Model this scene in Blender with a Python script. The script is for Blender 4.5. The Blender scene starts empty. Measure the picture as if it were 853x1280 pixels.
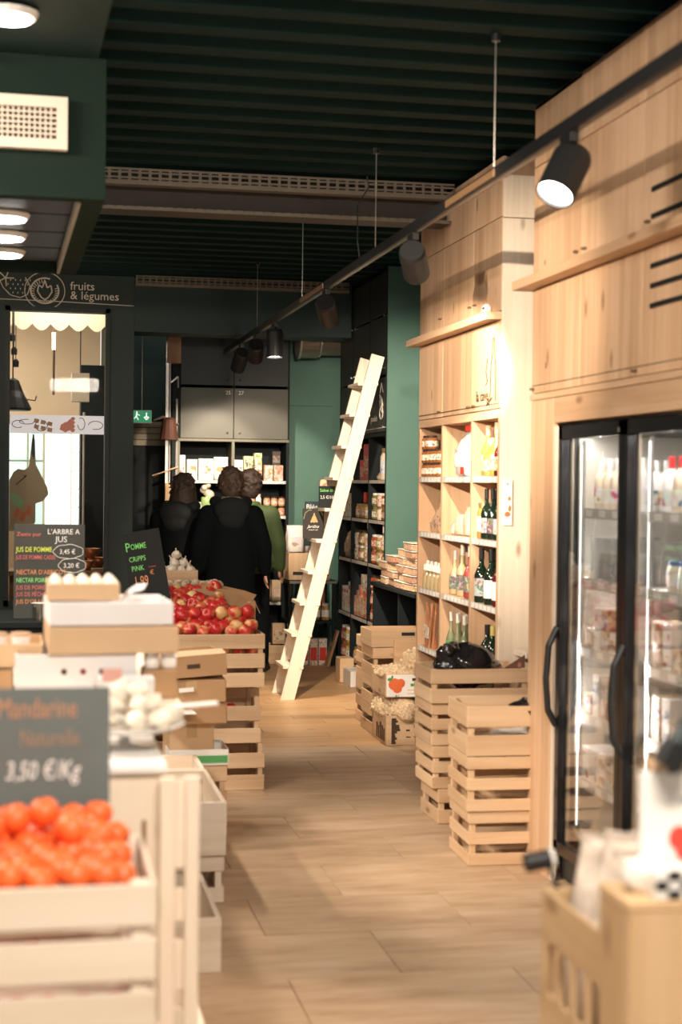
import bpy, bmesh, math, random
from mathutils import Vector, Matrix
S = bpy.context.scene
COL = S.collection
PI = math.pi
rnd = random.Random(7)

# ---------------------------------------------------------------- camera
F = 1950.0
cd = bpy.data.cameras.new('camera')
cam = bpy.data.objects.new('camera', cd); COL.objects.link(cam)
cd.sensor_fit = 'HORIZONTAL'; cd.sensor_width = 24.0
cd.lens = F * 24.0 / 853.0
yaw = -math.atan(391 / F); pitch = -math.atan(35 / F)
M4 = Matrix.Translation((0, 0, 1.65)) @ Matrix.Rotation(yaw, 4, 'Z') @ Matrix.Rotation(PI / 2 + pitch, 4, 'X') @ Matrix.Rotation(0.0115, 4, 'Z')
cam.matrix_world = M4
cd.clip_start = 0.05; cd.clip_end = 100
cd.dof.use_dof = True; cd.dof.focus_distance = 11.3; cd.dof.aperture_fstop = 2.4
S.camera = cam
# ---------------------------------------------------------------- world and exposure
S.view_settings.view_transform = 'Standard'
S.view_settings.look = 'None'
S.view_settings.gamma = 1.0
S.view_settings.exposure = 0.25
w = bpy.data.worlds.new('world'); S.world = w; w.use_nodes = True
bg = w.node_tree.nodes['Background']
bg.inputs[0].default_value = (1.0, 0.90, 0.79, 1); bg.inputs[1].default_value = .9
WARM = (1.0, 0.81, 0.62); NEUT = (1.0, 0.87, 0.74)

def area(name, loc, target, sx, sy, power, col=WARM):
    l = bpy.data.lights.new(name, 'AREA'); l.shape = 'RECTANGLE'; l.size = sx; l.size_y = sy
    l.energy = power; l.color = col
    o = bpy.data.objects.new(name, l); COL.objects.link(o); o.location = loc
    o.rotation_euler = (Vector(target) - Vector(loc)).to_track_quat('-Z', 'Y').to_euler()
    return o
def spot(name, loc, target, power, deg=40, blend=.5, col=WARM, rad=.035):
    l = bpy.data.lights.new(name, 'SPOT'); l.energy = power; l.color = col
    l.spot_size = math.radians(deg); l.spot_blend = blend; l.shadow_soft_size = rad
    o = bpy.data.objects.new(name, l); COL.objects.link(o); o.location = loc
    o.rotation_euler = (Vector(target) - Vector(loc)).to_track_quat('-Z', 'Y').to_euler()
    return o
# added area lights, out of view, brightening the foreground and left produce
area('unseen_fill_light', (0.5, 1.0, 3.2), (0.3, 3.2, .6), 1.2, .3, 120, NEUT)
area('unseen_fill_light', (-1.6, 4.6, 3.2), (-.3, 5.0, .6), 1.2, .3, 150, NEUT)
area('unseen_fill_light', (-1.4, 8.6, 3.2), (0.2, 8.6, .6), .7, .15, 60, NEUT)
# unseen left spots: panel beams inferred; sign, shelf and aisle beams added
spot('unseen_left_spot_light', (-.95, 10.2, 2.9), (.3, 13.3, 3.0), 55, 50, .8)
for y, t, p in ((2.6, (2.66, 7.7, 2.1), 1700), (5.2, (2.4, 8.6, 1.2), 230), (4.0, (1.75, 6.6, .2), 420), (5.8, (1.2, 8.4, .2), 300), (4.4, (2.62, 7.7, 1.5), 420)):
    spot('unseen_left_spot_light', (-.95, y, 2.9), t, p, 24, .8)

# ---------------------------------------------------------------- material helpers
_mats = {}
def newmat(name):
    m = bpy.data.materials.new(name); m.use_nodes = True
    nt = m.node_tree; b = nt.nodes['Principled BSDF']
    return m, nt, b
def M(name, col, rough=.6, metal=0., var=.0, vscale=8., bump=0., emit=0., spec=.5, trans=0., rndv=0., coat=0.):
    if name in _mats: return _mats[name]
    m, nt, b = newmat(name); N = nt.nodes.new; L = nt.links.new
    b.inputs['Base Color'].default_value = (*col, 1)
    b.inputs['Roughness'].default_value = rough; b.inputs['Metallic'].default_value = metal
    b.inputs['Specular IOR Level'].default_value = spec
    if coat: b.inputs['Coat Weight'].default_value = coat
    if trans: b.inputs['Transmission Weight'].default_value = trans
    if emit:
        b.inputs['Emission Color'].default_value = (*col, 1); b.inputs['Emission Strength'].default_value = emit
    if var or bump or rndv:
        tc = N('ShaderNodeTexCoord'); no = N('ShaderNodeTexNoise'); no.inputs['Scale'].default_value = vscale
        no.inputs['Detail'].default_value = 5
        L(tc.outputs['Object'], no.inputs['Vector'])
        hs = N('ShaderNodeHueSaturation'); hs.inputs['Color'].default_value = (*col, 1)
        mr = N('ShaderNodeMapRange'); mr.inputs[1].default_value = .3; mr.inputs[2].default_value = .7
        mr.inputs[3].default_value = 1 - var; mr.inputs[4].default_value = 1 + var
        L(no.outputs['Fac'], mr.inputs[0])
        src = mr.outputs[0]
        if rndv:
            oi = N('ShaderNodeObjectInfo'); r2 = N('ShaderNodeMapRange'); r2.inputs[3].default_value = 1 - rndv; r2.inputs[4].default_value = 1 + rndv
            L(oi.outputs['Random'], r2.inputs[0]); mu = N('ShaderNodeMath'); mu.operation = 'MULTIPLY'
            L(src, mu.inputs[0]); L(r2.outputs[0], mu.inputs[1]); src = mu.outputs[0]
        L(src, hs.inputs['Value']); L(hs.outputs['Color'], b.inputs['Base Color'])
        if bump:
            bp = N('ShaderNodeBump'); bp.inputs['Strength'].default_value = bump; bp.inputs['Distance'].default_value = .01
            L(no.outputs['Fac'], bp.inputs['Height']); L(bp.outputs[0], b.inputs['Normal'])
    _mats[name] = m
    return m
def ramp(nt, stops):
    r = nt.nodes.new('ShaderNodeValToRGB'); e = r.color_ramp.elements
    e[0].position = stops[0][0]; e[0].color = (*stops[0][1], 1)
    e[1].position = stops[-1][0]; e[1].color = (*stops[-1][1], 1)
    for p, c in stops[1:-1]:
        x = e.new(p); x.color = (*c, 1)
    return r
def pine(axis, tone='pine', staves=False):
    """wood with the grain along one local axis, knots, and edge-glued staves on wide boards"""
    key = f'{tone}_{axis}_{"board" if staves else "slat"}'
    if key in _mats: return _mats[key]
    base = {'pine': ((.53, .33, .19), (.69, .475, .305)), 'crate': ((.54, .355, .205), (.72, .52, .33)), 'pale': ((.70, .585, .455), (.83, .73, .61)),
            'floor': ((.42, .245, .115), (.57, .36, .185)), 'oak': ((.50, .33, .17), (.62, .43, .25))}[tone]
    m, nt, b = newmat(key); N = nt.nodes.new; L = nt.links.new
    tc = N('ShaderNodeTexCoord'); oi = N('ShaderNodeObjectInfo')
    off = N('ShaderNodeVectorMath'); off.operation = 'SCALE'; off.inputs[0].default_value = (37, 23, 51)
    L(oi.outputs['Random'], off.inputs['Scale'])
    ad = N('ShaderNodeVectorMath'); ad.operation = 'ADD'; L(tc.outputs['Object'], ad.inputs[0]); L(off.outputs[0], ad.inputs[1])
    vec = ad.outputs[0]
    k = 'xyz'.index(axis)
    def mapped(s_long, s_cross):
        mp = N('ShaderNodeMapping'); sc = [s_cross] * 3; sc[k] = s_long
        mp.inputs['Scale'].default_value = sc; L(vec, mp.inputs['Vector']); return mp.outputs[0]
    n1 = N('ShaderNodeTexNoise'); n1.inputs['Scale'].default_value = 1; n1.inputs['Detail'].default_value = 6; n1.inputs['Distortion'].default_value = .6
    L(mapped(1.2, 26), n1.inputs['Vector'])
    n2 = N('ShaderNodeTexNoise'); n2.inputs['Scale'].default_value = 1; n2.inputs['Detail'].default_value = 2
    L(mapped(.8, 3), n2.inputs['Vector'])
    mx = N('ShaderNodeMath'); mx.operation = 'ADD'; L(n1.outputs['Fac'], mx.inputs[0]); L(n2.outputs['Fac'], mx.inputs[1])
    src = mx.outputs[0]
    if staves:
        # edge-glued staves 9 cm wide
        sp = N('ShaderNodeSeparateXYZ'); L(vec, sp.inputs[0])
        c = {'z': ('X', 'Y'), 'y': ('X', 'Z'), 'x': ('Y', 'Z')}[axis]
        su = N('ShaderNodeMath'); su.operation = 'ADD'; L(sp.outputs[c[0]], su.inputs[0]); L(sp.outputs[c[1]], su.inputs[1])
        fl = N('ShaderNodeMath'); fl.operation = 'DIVIDE'; L(su.outputs[0], fl.inputs[0]); fl.inputs[1].default_value = .092
        f2 = N('ShaderNodeMath'); f2.operation = 'FLOOR'; L(fl.outputs[0], f2.inputs[0])
        wn = N('ShaderNodeTexWhiteNoise'); wn.noise_dimensions = '1D'; L(f2.outputs[0], wn.inputs['W'])
        m2 = N('ShaderNodeMath'); m2.operation = 'MULTIPLY_ADD'; L(wn.outputs['Value'], m2.inputs[0]); m2.inputs[1].default_value = .32; L(src, m2.inputs[2])
        m3 = N('ShaderNodeMath'); m3.operation = 'SUBTRACT'; L(m2.outputs[0], m3.inputs[0]); m3.inputs[1].default_value = .16; src = m3.outputs[0]
    mr = N('ShaderNodeMapRange'); mr.inputs[1].default_value = .72; mr.inputs[2].default_value = 1.28; L(src, mr.inputs[0])
    rp = ramp(nt, ((0, base[0]), (1, base[1]))); L(mr.outputs[0], rp.inputs[0])
    # knots
    vo = N('ShaderNodeTexVoronoi'); vo.inputs['Scale'].default_value = 1; L(mapped(2.6, 7.0), vo.inputs['Vector'])
    kr = N('ShaderNodeMapRange'); kr.inputs[1].default_value = .05; kr.inputs[2].default_value = .14; kr.inputs[3].default_value = .75; kr.inputs[4].default_value = 0
    L(vo.outputs['Distance'], kr.inputs[0])
    km = N('ShaderNodeMix'); km.data_type = 'RGBA'; km.inputs[7].default_value = (base[0][0] * .42, base[0][1] * .33, base[0][2] * .25, 1)
    L(kr.outputs[0], km.inputs[0]); L(rp.outputs[0], km.inputs[6])
    hs = N('ShaderNodeHueSaturation'); L(km.outputs[2], hs.inputs['Color'])
    r2 = N('ShaderNodeMapRange'); r2.inputs[3].default_value = .9; r2.inputs[4].default_value = 1.08; L(oi.outputs['Random'], r2.inputs[0]); L(r2.outputs[0], hs.inputs['Value'])
    L(hs.outputs[0], b.inputs['Base Color'])
    b.inputs['Roughness'].default_value = .42 if tone == 'floor' else .62
    bp = N('ShaderNodeBump'); bp.inputs['Strength'].default_value = .25; bp.inputs['Distance'].default_value = .002
    L(n1.outputs['Fac'], bp.inputs['Height']); L(bp.outputs[0], b.inputs['Normal'])
    _mats[key] = m
    return m
def card(name, c0, c1, ink, scale=30., thr=.56, rough=.55):
    """printed packaging: a base tone with blotches of ink in object space"""
    if name in _mats: return _mats[name]
    m, nt, b = newmat(name); N = nt.nodes.new; L = nt.links.new
    tc = N('ShaderNodeTexCoord'); oi = N('ShaderNodeObjectInfo')
    ad = N('ShaderNodeVectorMath'); ad.operation = 'ADD'; L(tc.outputs['Object'], ad.inputs[0]); L(oi.outputs['Random'], ad.inputs[1])
    no = N('ShaderNodeTexNoise'); no.inputs['Scale'].default_value = scale; no.inputs['Detail'].default_value = 1.5; L(ad.outputs[0], no.inputs['Vector'])
    n2 = N('ShaderNodeTexVoronoi'); n2.inputs['Scale'].default_value = scale * 1.3; L(ad.outputs[0], n2.inputs['Vector'])
    r1 = ramp(nt, ((0, c0), (thr - .03, c1), (thr, ink), (1, ink))); L(no.outputs['Fac'], r1.inputs[0])
    mr = N('ShaderNodeMix'); mr.data_type = 'RGBA'; mr.inputs[0].default_value = .16; L(r1.outputs[0], mr.inputs[6]); L(n2.outputs['Color'], mr.inputs[7])
    L(mr.outputs[2], b.inputs['Base Color']); b.inputs['Roughness'].default_value = rough
    _mats[name] = m
    return m
def glassmat(name, tint, fac=.07, rough=.02, opac=0.):
    """thin clear sheet: see-through with a Fresnel-like sheen"""
    if name in _mats: return _mats[name]
    m = bpy.data.materials.new(name); m.use_nodes = True; nt = m.node_tree; nt.nodes.clear(); N = nt.nodes.new; L = nt.links.new
    o = N('ShaderNodeOutputMaterial'); t = N('ShaderNodeBsdfTransparent'); t.inputs[0].default_value = (*tint, 1)
    g = N('ShaderNodeBsdfGlossy'); g.inputs['Roughness'].default_value = rough
    lw = N('ShaderNodeLayerWeight'); lw.inputs[0].default_value = .25
    mr = N('ShaderNodeMapRange'); mr.inputs[3].default_value = fac; mr.inputs[4].default_value = .55; L(lw.outputs['Facing'], mr.inputs[0])
    mx = N('ShaderNodeMixShader'); L(mr.outputs[0], mx.inputs[0]); L(t.outputs[0], mx.inputs[1]); L(g.outputs[0], mx.inputs[2])
    out = mx
    if opac:
        d = N('ShaderNodeBsdfDiffuse'); d.inputs[0].default_value = (.9, .9, .88, 1)
        m2 = N('ShaderNodeMixShader'); m2.inputs[0].default_value = opac; L(mx.outputs[0], m2.inputs[1]); L(d.outputs[0], m2.inputs[2]); out = m2
    L(out.outputs[0], o.inputs[0]); _mats[name] = m
    return m

# ---------------------------------------------------------------- mesh helpers
def link(name, me, parent=None, loc=(0, 0, 0), rot=(0, 0, 0)):
    o = bpy.data.objects.new(name, me); COL.objects.link(o)
    o.location = loc; o.rotation_euler = rot
    if parent: o.parent = parent
    return o
def thing(name, label, cat, loc=(0, 0, 0), rot=(0, 0, 0), group=None):
    o = bpy.data.objects.new(name, None); COL.objects.link(o); o.empty_display_size = .1
    o.location = loc; o.rotation_euler = rot
    return tag(o, label, cat, group)
def tag(o, label, cat, group=None):
    o['label'] = label; o['category'] = cat
    if group: o['group'] = group
    return o
def struct(o):
    o['kind'] = 'structure'; return o
_mc = {}
def boxmesh(s, m, bev):
    key = (round(s[0], 4), round(s[1], 4), round(s[2], 4), m.name, bev)
    if key in _mc: return _mc[key]
    bm = bmesh.new(); bmesh.ops.create_cube(bm, size=1)
    bmesh.ops.scale(bm, vec=s, verts=bm.verts)
    if bev:
        bmesh.ops.bevel(bm, geom=bm.edges[:], offset=min(bev, .3 * min(s)), segments=1, affect='EDGES')
    me = bpy.data.meshes.new('piece'); bm.to_mesh(me); bm.free(); me.materials.append(m)
    _mc[key] = me
    return me
def wood(s, tone='pine'):
    ax = 'xyz'[max(range(3), key=lambda i: s[i])]
    st = sorted(s)[1] > .14
    return pine(ax, tone, st)
def bx(name, m, parent, c, s, rot=(0, 0, 0), bev=.002):
    if isinstance(m, str): m = wood(s, m)
    return link(name, boxmesh(s, m, bev), parent, c, rot)
def b2(name, m, parent, x0, x1, y0, y1, z0, z1, bev=.002):
    return bx(name, m, parent, ((x0 + x1) / 2, (y0 + y1) / 2, (z0 + z1) / 2), (abs(x1 - x0), abs(y1 - y0), abs(z1 - z0)), bev=bev)
class MB:
    def __init__(s): s.bm = bmesh.new()
    def box(s, x0, x1, y0, y1, z0, z1, mat=0):
        M_ = Matrix.Translation(((x0 + x1) / 2, (y0 + y1) / 2, (z0 + z1) / 2)) @ Matrix.Diagonal((abs(x1 - x0), abs(y1 - y0), abs(z1 - z0), 1))
        bmesh.ops.create_cube(s.bm, size=1, matrix=M_); return s
    def mbox(s, M_, size):
        bmesh.ops.create_cube(s.bm, size=1, matrix=M_ @ Matrix.Diagonal((*size, 1))); return s
    def rod(s, a, b, r, seg=8, r2=None):
        a = Vector(a); b = Vector(b); d = b - a
        q = d.to_track_quat('Z', 'Y').to_matrix().to_4x4()
        bmesh.ops.create_cone(s.bm, cap_ends=True, segments=seg, radius1=r, radius2=r if r2 is None else r2, depth=d.length, matrix=Matrix.Translation((a + b) / 2) @ q); return s
    def ball(s, c, r, sub=2):
        sc = r if isinstance(r, (tuple, list)) else (r, r, r)
        bmesh.ops.create_icosphere(s.bm, subdivisions=sub, radius=1, matrix=Matrix.Translation(c) @ Matrix.Diagonal((*sc, 1))); return s
    def tube(s, pts, r, seg=6):
        for a, b in zip(pts[:-1], pts[1:]): s.rod(a, b, r, seg)
        return s
    def lathe(s, prof, seg=14, c=(0, 0, 0), sx=1, sy=1, lobes=0, la=0.):
        rings = []
        for r, z in prof:
            ring = []
            for i in range(seg):
                a = 2 * PI * i / seg; rr = r * (1 + la * math.cos(lobes * a)) if lobes else r
                ring.append(s.bm.verts.new((c[0] + rr * math.cos(a) * sx, c[1] + rr * math.sin(a) * sy, c[2] + z)))
            rings.append(ring)
        for p, q in zip(rings[:-1], rings[1:]):
            for i in range(seg): s.bm.faces.new((p[i], p[(i + 1) % seg], q[(i + 1) % seg], q[i]))
        s.bm.faces.new(rings[0][::-1]); s.bm.faces.new(rings[-1]); return s
    def loft(s, rings, cap=True):
        R = [[s.bm.verts.new(p) for p in r] for r in rings]; n = len(R[0])
        for p, q in zip(R[:-1], R[1:]):
            for i in range(n): s.bm.faces.new((p[i], p[(i + 1) % n], q[(i + 1) % n], q[i]))
        if cap: s.bm.faces.new(R[0][::-1]); s.bm.faces.new(R[-1])
        return s
    def sheet(s, grid, t=.002):
        """grid of points with thickness along -normal"""
        V = [[s.bm.verts.new(p) for p in r] for r in grid]; fs = []
        for i in range(len(V) - 1):
            for j in range(len(V[0]) - 1): fs.append(s.bm.faces.new((V[i][j], V[i][j + 1], V[i + 1][j + 1], V[i + 1][j])))
        s.bm.normal_update(); bmesh.ops.solidify(s.bm, geom=fs, thickness=t); return s
    def mesh(s, m, smooth=False):
        bmesh.ops.recalc_face_normals(s.bm, faces=s.bm.faces)
        me = bpy.data.meshes.new('mesh'); s.bm.to_mesh(me); s.bm.free()
        if smooth:
            for p in me.polygons: p.use_smooth = True
        me.materials.append(m); return me
    def build(s, name, m, parent=None, loc=(0, 0, 0), rot=(0, 0, 0), smooth=False):
        return link(name, s.mesh(m, smooth), parent, loc, rot)
def memo(key, fn):
    if key not in _mc: _mc[key] = fn()
    return _mc[key]
def text(name, s, size, m, parent, loc, rot=(PI / 2, 0, 0), align='LEFT', shear=0., thick=.0006, sx=1., off=.004):
    c = bpy.data.curves.new('t', 'FONT'); c.body = s; c.size = size; c.extrude = thick; c.align_x = align; c.shear = shear
    c.resolution_u = 2; c.offset = size * off
    o = bpy.data.objects.new('t', c); COL.objects.link(o)
    bpy.context.view_layer.update()
    me = bpy.data.meshes.new_from_object(o.evaluated_get(bpy.context.evaluated_depsgraph_get()))
    bpy.data.objects.remove(o)
    me.materials.clear(); me.materials.append(m)
    if sx != 1:
        for v in me.vertices: v.co.x *= sx
    return link(name, me, parent, loc, rot)
def line(name, pts, r, m, parent, loc=(0, 0, 0), rot=(0, 0, 0)):
    b = MB(); b.tube(pts, r, 4); return b.build(name, m, parent, loc, rot)
def arc(cx, cz, rx, rz, a0, a1, n=16, y=0):
    return [(cx + rx * math.cos(a0 + (a1 - a0) * i / n), y, cz + rz * math.sin(a0 + (a1 - a0) * i / n)) for i in range(n + 1)]

# ---------------------------------------------------------------- palette
GREEN = M('dark_green_paint_and_shade', (.008, .030, .028), .55, var=.08, vscale=3)
PIER = M('green_grey_paint', (.012, .034, .029), .55, var=.08, vscale=3)
TEAL = M('teal_wall_paint', (.12, .265, .215), .6, var=.06, vscale=3)
DECK = M('dark_green_steel', (.005, .022, .021), .75, var=.1, vscale=2, spec=.15)
BLACKW = M('black_shelf_wood', (.0045, .009, .0105), .6, var=.1, spec=.25)
CABG = M('grey_green_cupboard', (.10, .10, .078), .5, var=.06, vscale=2)
BLACK = M('black_metal', (.012, .013, .014), .45)
CHALK = M('chalkboard', (.014, .016, .016), .85, var=.15, vscale=5)
SLATE = M('grey_chalkboard', (.125, .150, .145), .8, var=.08, vscale=5)
WHITE = M('white_plastic', (.82, .80, .76), .5, var=.03)
PAPER = M('white_paper', (.86, .84, .80), .7, var=.03)
RAIL = M('shelf_price_rail', (.62, .58, .52), .5, var=.25, vscale=60)
KRAFT = M('kraft_cardboard', (.42, .25, .125), .8, var=.06, vscale=5, rndv=.08)
KRAFTL = M('light_cardboard', (.62, .42, .25), .8, var=.06, vscale=5, rndv=.08)
STEEL = M('galvanised_steel', (.62, .60, .56), .4, metal=.6, var=.1)
CHROME = M('chrome', (.75, .74, .72), .2, metal=1.)
RED = M('red_print', (.65, .035, .02), .5)
ORANGE = M('orange_print', (.80, .20, .06), .5)
GREENP = M('green_print', (.08, .34, .10), .5)
CH_W = M('white_chalk', (.85, .85, .82), .8)
CH_G = M('green_chalk', (.25, .80, .22), .8)
CH_Y = M('yellow_chalk', (.70, .80, .10), .8)
CH_O = M('orange_chalk', (.72, .30, .12), .8)
CH_R = M('red_chalk', (.62, .16, .14), .8)
LINEP = M('cream_line_paint', (.88, .84, .75), .7)
INK = M('brown_ink', (.06, .035, .02), .8)
# ================================================================ SETTING
fl = struct(MB().box(-5, 4, -3, 17.5, -.1, -.012).build('floor', M('grout', (.16, .115, .075), .8)))
def tilemat():
    m, nt, b = newmat('stone_look_tile'); N = nt.nodes.new; L = nt.links.new
    tc = N('ShaderNodeTexCoord'); oi = N('ShaderNodeObjectInfo'); ad = N('ShaderNodeVectorMath'); ad.operation = 'ADD'
    L(tc.outputs['Object'], ad.inputs[0]); sc = N('ShaderNodeVectorMath'); sc.operation = 'SCALE'; sc.inputs[0].default_value = (11, 17, 5)
    L(oi.outputs['Random'], sc.inputs['Scale']); L(sc.outputs[0], ad.inputs[1])
    mp = N('ShaderNodeMapping'); mp.inputs['Scale'].default_value = (1.6, 7, 3); L(ad.outputs[0], mp.inputs[0])
    no = N('ShaderNodeTexNoise'); no.inputs['Scale'].default_value = 1.6; no.inputs['Detail'].default_value = 7; no.inputs['Roughness'].default_value = .62; L(mp.outputs[0], no.inputs['Vector'])
    rp = ramp(nt, ((.30, (.360, .235, .140)), (.5, (.465, .325, .205)), (.72, (.57, .425, .295)))); L(no.outputs['Fac'], rp.inputs[0])
    hs = N('ShaderNodeHueSaturation'); r2 = N('ShaderNodeMapRange'); r2.inputs[3].default_value = .93; r2.inputs[4].default_value = 1.07
    L(oi.outputs['Random'], r2.inputs[0]); L(r2.outputs[0], hs.inputs['Value']); L(rp.outputs[0], hs.inputs['Color']); L(hs.outputs[0], b.inputs['Base Color'])
    b.inputs['Roughness'].default_value = .5
    bp = N('ShaderNodeBump'); bp.inputs['Strength'].default_value = .12; bp.inputs['Distance'].default_value = .004; L(no.outputs['Fac'], bp.inputs['Height']); L(bp.outputs[0], b.inputs['Normal'])
    return m
TILE = tilemat()
TW, TD = .78, .50
y = 9.6; r = 0
while y > 3.6:
    x = 1.25 - TW * 3 + (TW / 2 if r % 2 else 0)
    while x < 2.9:
        bx('tile', TILE, fl, (x + TW / 2, y - TD / 2, -.006), (TW - .003, TD - .003, .012), bev=.001)
        x += TW
    y -= TD; r += 1
b2('tile_field', TILE, fl, -5, 4, -3, 3.55, -.012, 0, bev=0)['kind'] = 'stuff'
y = 9.6; r = 0
while y < 14.8:
    x = -.6 - rnd.random() * 1.2
    while x < 3.2:
        ln = rnd.choice((1.1, 1.35, 1.6))
        bx('plank', pine('x', 'floor'), fl, (x + ln / 2, y + .095, -.006 + rnd.uniform(-.0008, .0008)), (ln - .003, .187, .012), bev=.001)
        x += ln
    y += .19; r += 1
# ceiling: corrugated steel deck, ribs across the shop
bm = MB(); prof = []
y = -3.0
while y < 14.9:
    prof += [(y, 3.38), (y + .10, 3.38), (y + .13, 3.44), (y + .25, 3.44), (y + .28, 3.38)]
    y += .28
a = [bm.bm.verts.new((-5, p[0], p[1])) for p in prof]; c = [bm.bm.verts.new((4, p[0], p[1])) for p in prof]
for i in range(len(prof) - 1):
    if (prof[i][0], prof[i][1]) != (prof[i + 1][0], prof[i + 1][1]): bm.bm.faces.new((a[i], a[i + 1], c[i + 1], c[i]))
d1 = bm.bm.verts.new((-5, -3, 3.6)); d2 = bm.bm.verts.new((4, -3, 3.6)); d3 = bm.bm.verts.new((4, 14.9, 3.6)); d4 = bm.bm.verts.new((-5, 14.9, 3.6))
bm.bm.faces.new((d1, d2, d3, d4))
ceil = struct(bm.build('ceiling', DECK))
# walls
struct(MB().box(3.25, 3.4, -3, 17.5, 0, 3.6).build('wall_right', GREEN))
struct(MB().box(1.3, 3.25, 14.85, 15.0, 0, 3.6).build('wall_back', TEAL))
struct(MB().box(-5.15, -5, -3, 17.5, 0, 3.6).build('wall_left', M('warm_plaster', (.55, .47, .37), .8)))
struct(MB().box(.865, 3.25, 16.2, 16.35, 0, 3.6).build('wall_passage', GREEN))  # passage shade is put in as dark green instead of the teal
# partition with window (frontal) at Y = 13.3
wp = MB(); Y0, Y1 = 13.3, 13.45
wp.box(.631, .865, Y0, Y1, 0, 3.44); wp.box(-5, -.167, Y0, Y1, 0, 3.44); wp.box(-.167, .631, Y0, Y1, 3.068, 3.44); wp.box(-.167, .631, Y0, Y1, 0, .64)
wp.box(.72, .865, Y1, 16.2, 0, 3.44)
struct(wp.build('wall_partition', PIER))
# beam and soffit
sb = MB(); sb.box(.867, 2.74, 13.3, 13.7, 2.92, 3.375); struct(sb.build('trim_1', GREEN))
BROWN = M('brown_grey_steel', (.045, .036, .026), .6, var=.1)
sb = MB(); sb.box(-3, 2.365, 8.78, 8.84, 3.17, 3.377); sb.box(-3, 2.365, 8.70, 8.92, 3.155, 3.17); struct(sb.build('trim_2', BROWN))
# lit room behind the window
PL = M('beige_plaster', (.62, .50, .37), .8, var=.04, vscale=2)
rm = MB(); rm.box(-1.6, .72, 16.4, 16.5, 0, 3.44); rm.box(-1.7, -1.6, 13.45, 16.5, 0, 3.44); rm.box(-1.6, .72, 13.45, 16.5, 3.3, 3.375)
struct(rm.build('wall_side_room', PL))
area('side_room_fill_light', (.2, 13.62, 3.22), (.2, 15.4, 1.6), .9, .2, 7, (1, .88, .72))  # added light hidden above the window to brighten the valance
area('side_room_fill_light', (-.5, 15.0, 3.285), (-.3, 15.6, 0), 1.4, .5, 75, (1, .87, .70))  # second added light, tucked under the room ceiling out of view
wn = struct(MB().box(-.167, .631, 13.32, 13.326, .64, 3.068).build('window_1', glassmat('window_glass', (.97, .97, .95), .004)))
fr = MB(); fr.box(-.20, -.160, 13.27, 13.34, .60, 3.10); fr.box(.624, .66, 13.27, 13.34, .60, 3.10); fr.box(-.2, .66, 13.27, 13.34, 3.062, 3.10); fr.box(-.2, .66, 13.27, 13.34, .60, .645)
fr.build('window_frame', M('black_green_frame', (.008, .018, .016), .5), wn)
sill_pts = []
# poster strip stuck on the glass with line drawings
bx('sticker_strip', M('backlit_sticker', (.80, .80, .82), .6, emit=.35), wn, (.232, 13.312, 2.121), (.775, .004, .155), bev=0)  # backlight put in as a faint glow of the strip itself
# scalloped valance
vb = MB(); n = 7
for i in range(n):
    w_ = 1.12 / n; x0 = -.30 + i * w_
    pts = [(x0, 14.0, 3.22)] + [(x0 + w_ * k / 8, 14.0, 3.03 - .06 * math.sin(PI * k / 8)) for k in range(9)] + [(x0 + w_, 14.0, 3.22)]
    f = vb.bm.faces.new([vb.bm.verts.new(p) for p in pts]); vb.bm.normal_update(); bmesh.ops.solidify(vb.bm, geom=[f], thickness=.004)
vb.build('scalloped_valance', M('cream_fabric', (.74, .63, .48), .8), wn)
for k, (x, z, rx, rz) in enumerate(((-.09, 2.12, .05, .03), (-.02, 2.14, .06, .02), (.10, 2.11, .05, .045), (.43, 2.13, .03, .05), (.55, 2.12, .06, .035))):
    line('line_drawing', arc(x, z, rx, rz, .3 + k, 5.4 + k, 14, 13.306), .0028, INK, wn)
hb = MB()
for k in range(4): hb.ball((.36 + .0 * k, 13.304, 2.075 + .032 * k), (.022 - .0 * k, .003, .018), 1)
hb.ball((.30, 13.304, 2.10), (.055, .003, .045), 1); hb.ball((.335, 13.304, 2.12), (.035, .003, .05), 1)
hb.build('pink_hand_drawing', M('pink_print', (.85, .38, .30), .7), wn)
for i in range(3):
    for j in range(2):
        bx('window_pane_drawing', M('tan_print', (.55, .36, .24), .7), wn, (.06 + .055 * i, 13.306, 2.15 - .05 * j - .012 * i), (.04, .003, .034), (0, .2, 0), bev=0)
# daylight shopfront beyond the side room
DAY = M('daylight_blind', (.93, .96, 1.0), .8, emit=.95)
DAYT = M('daylight_teal_pane', (.62, .90, .86), .6, emit=.62)
sf = MB(); sf.box(-.62, .80, 16.3, 16.38, .5, 2.32); w2 = struct(sf.build('window_2', M('tan_frame', (.42, .31, .2), .7)))
for x0, x1, z0, z1 in ((-.30, -.02, 1.86, 2.22), (-.30, -.02, 1.2, 1.84), (.0, .14, 1.86, 2.28), (.0, .14, 1.2, 1.84)):
    b2('pane', DAYT, w2, x0, x1, 16.27, 16.30, z0, z1)
b2('blind_panel', DAY, w2, .165, .42, 16.26, 16.30, .6, 2.30)
for k in range(9):
    b2('blind_slat', DAY, w2, .435, .76, 16.26, 16.30, .62 + k * .19, .80 + k * .19)
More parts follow.
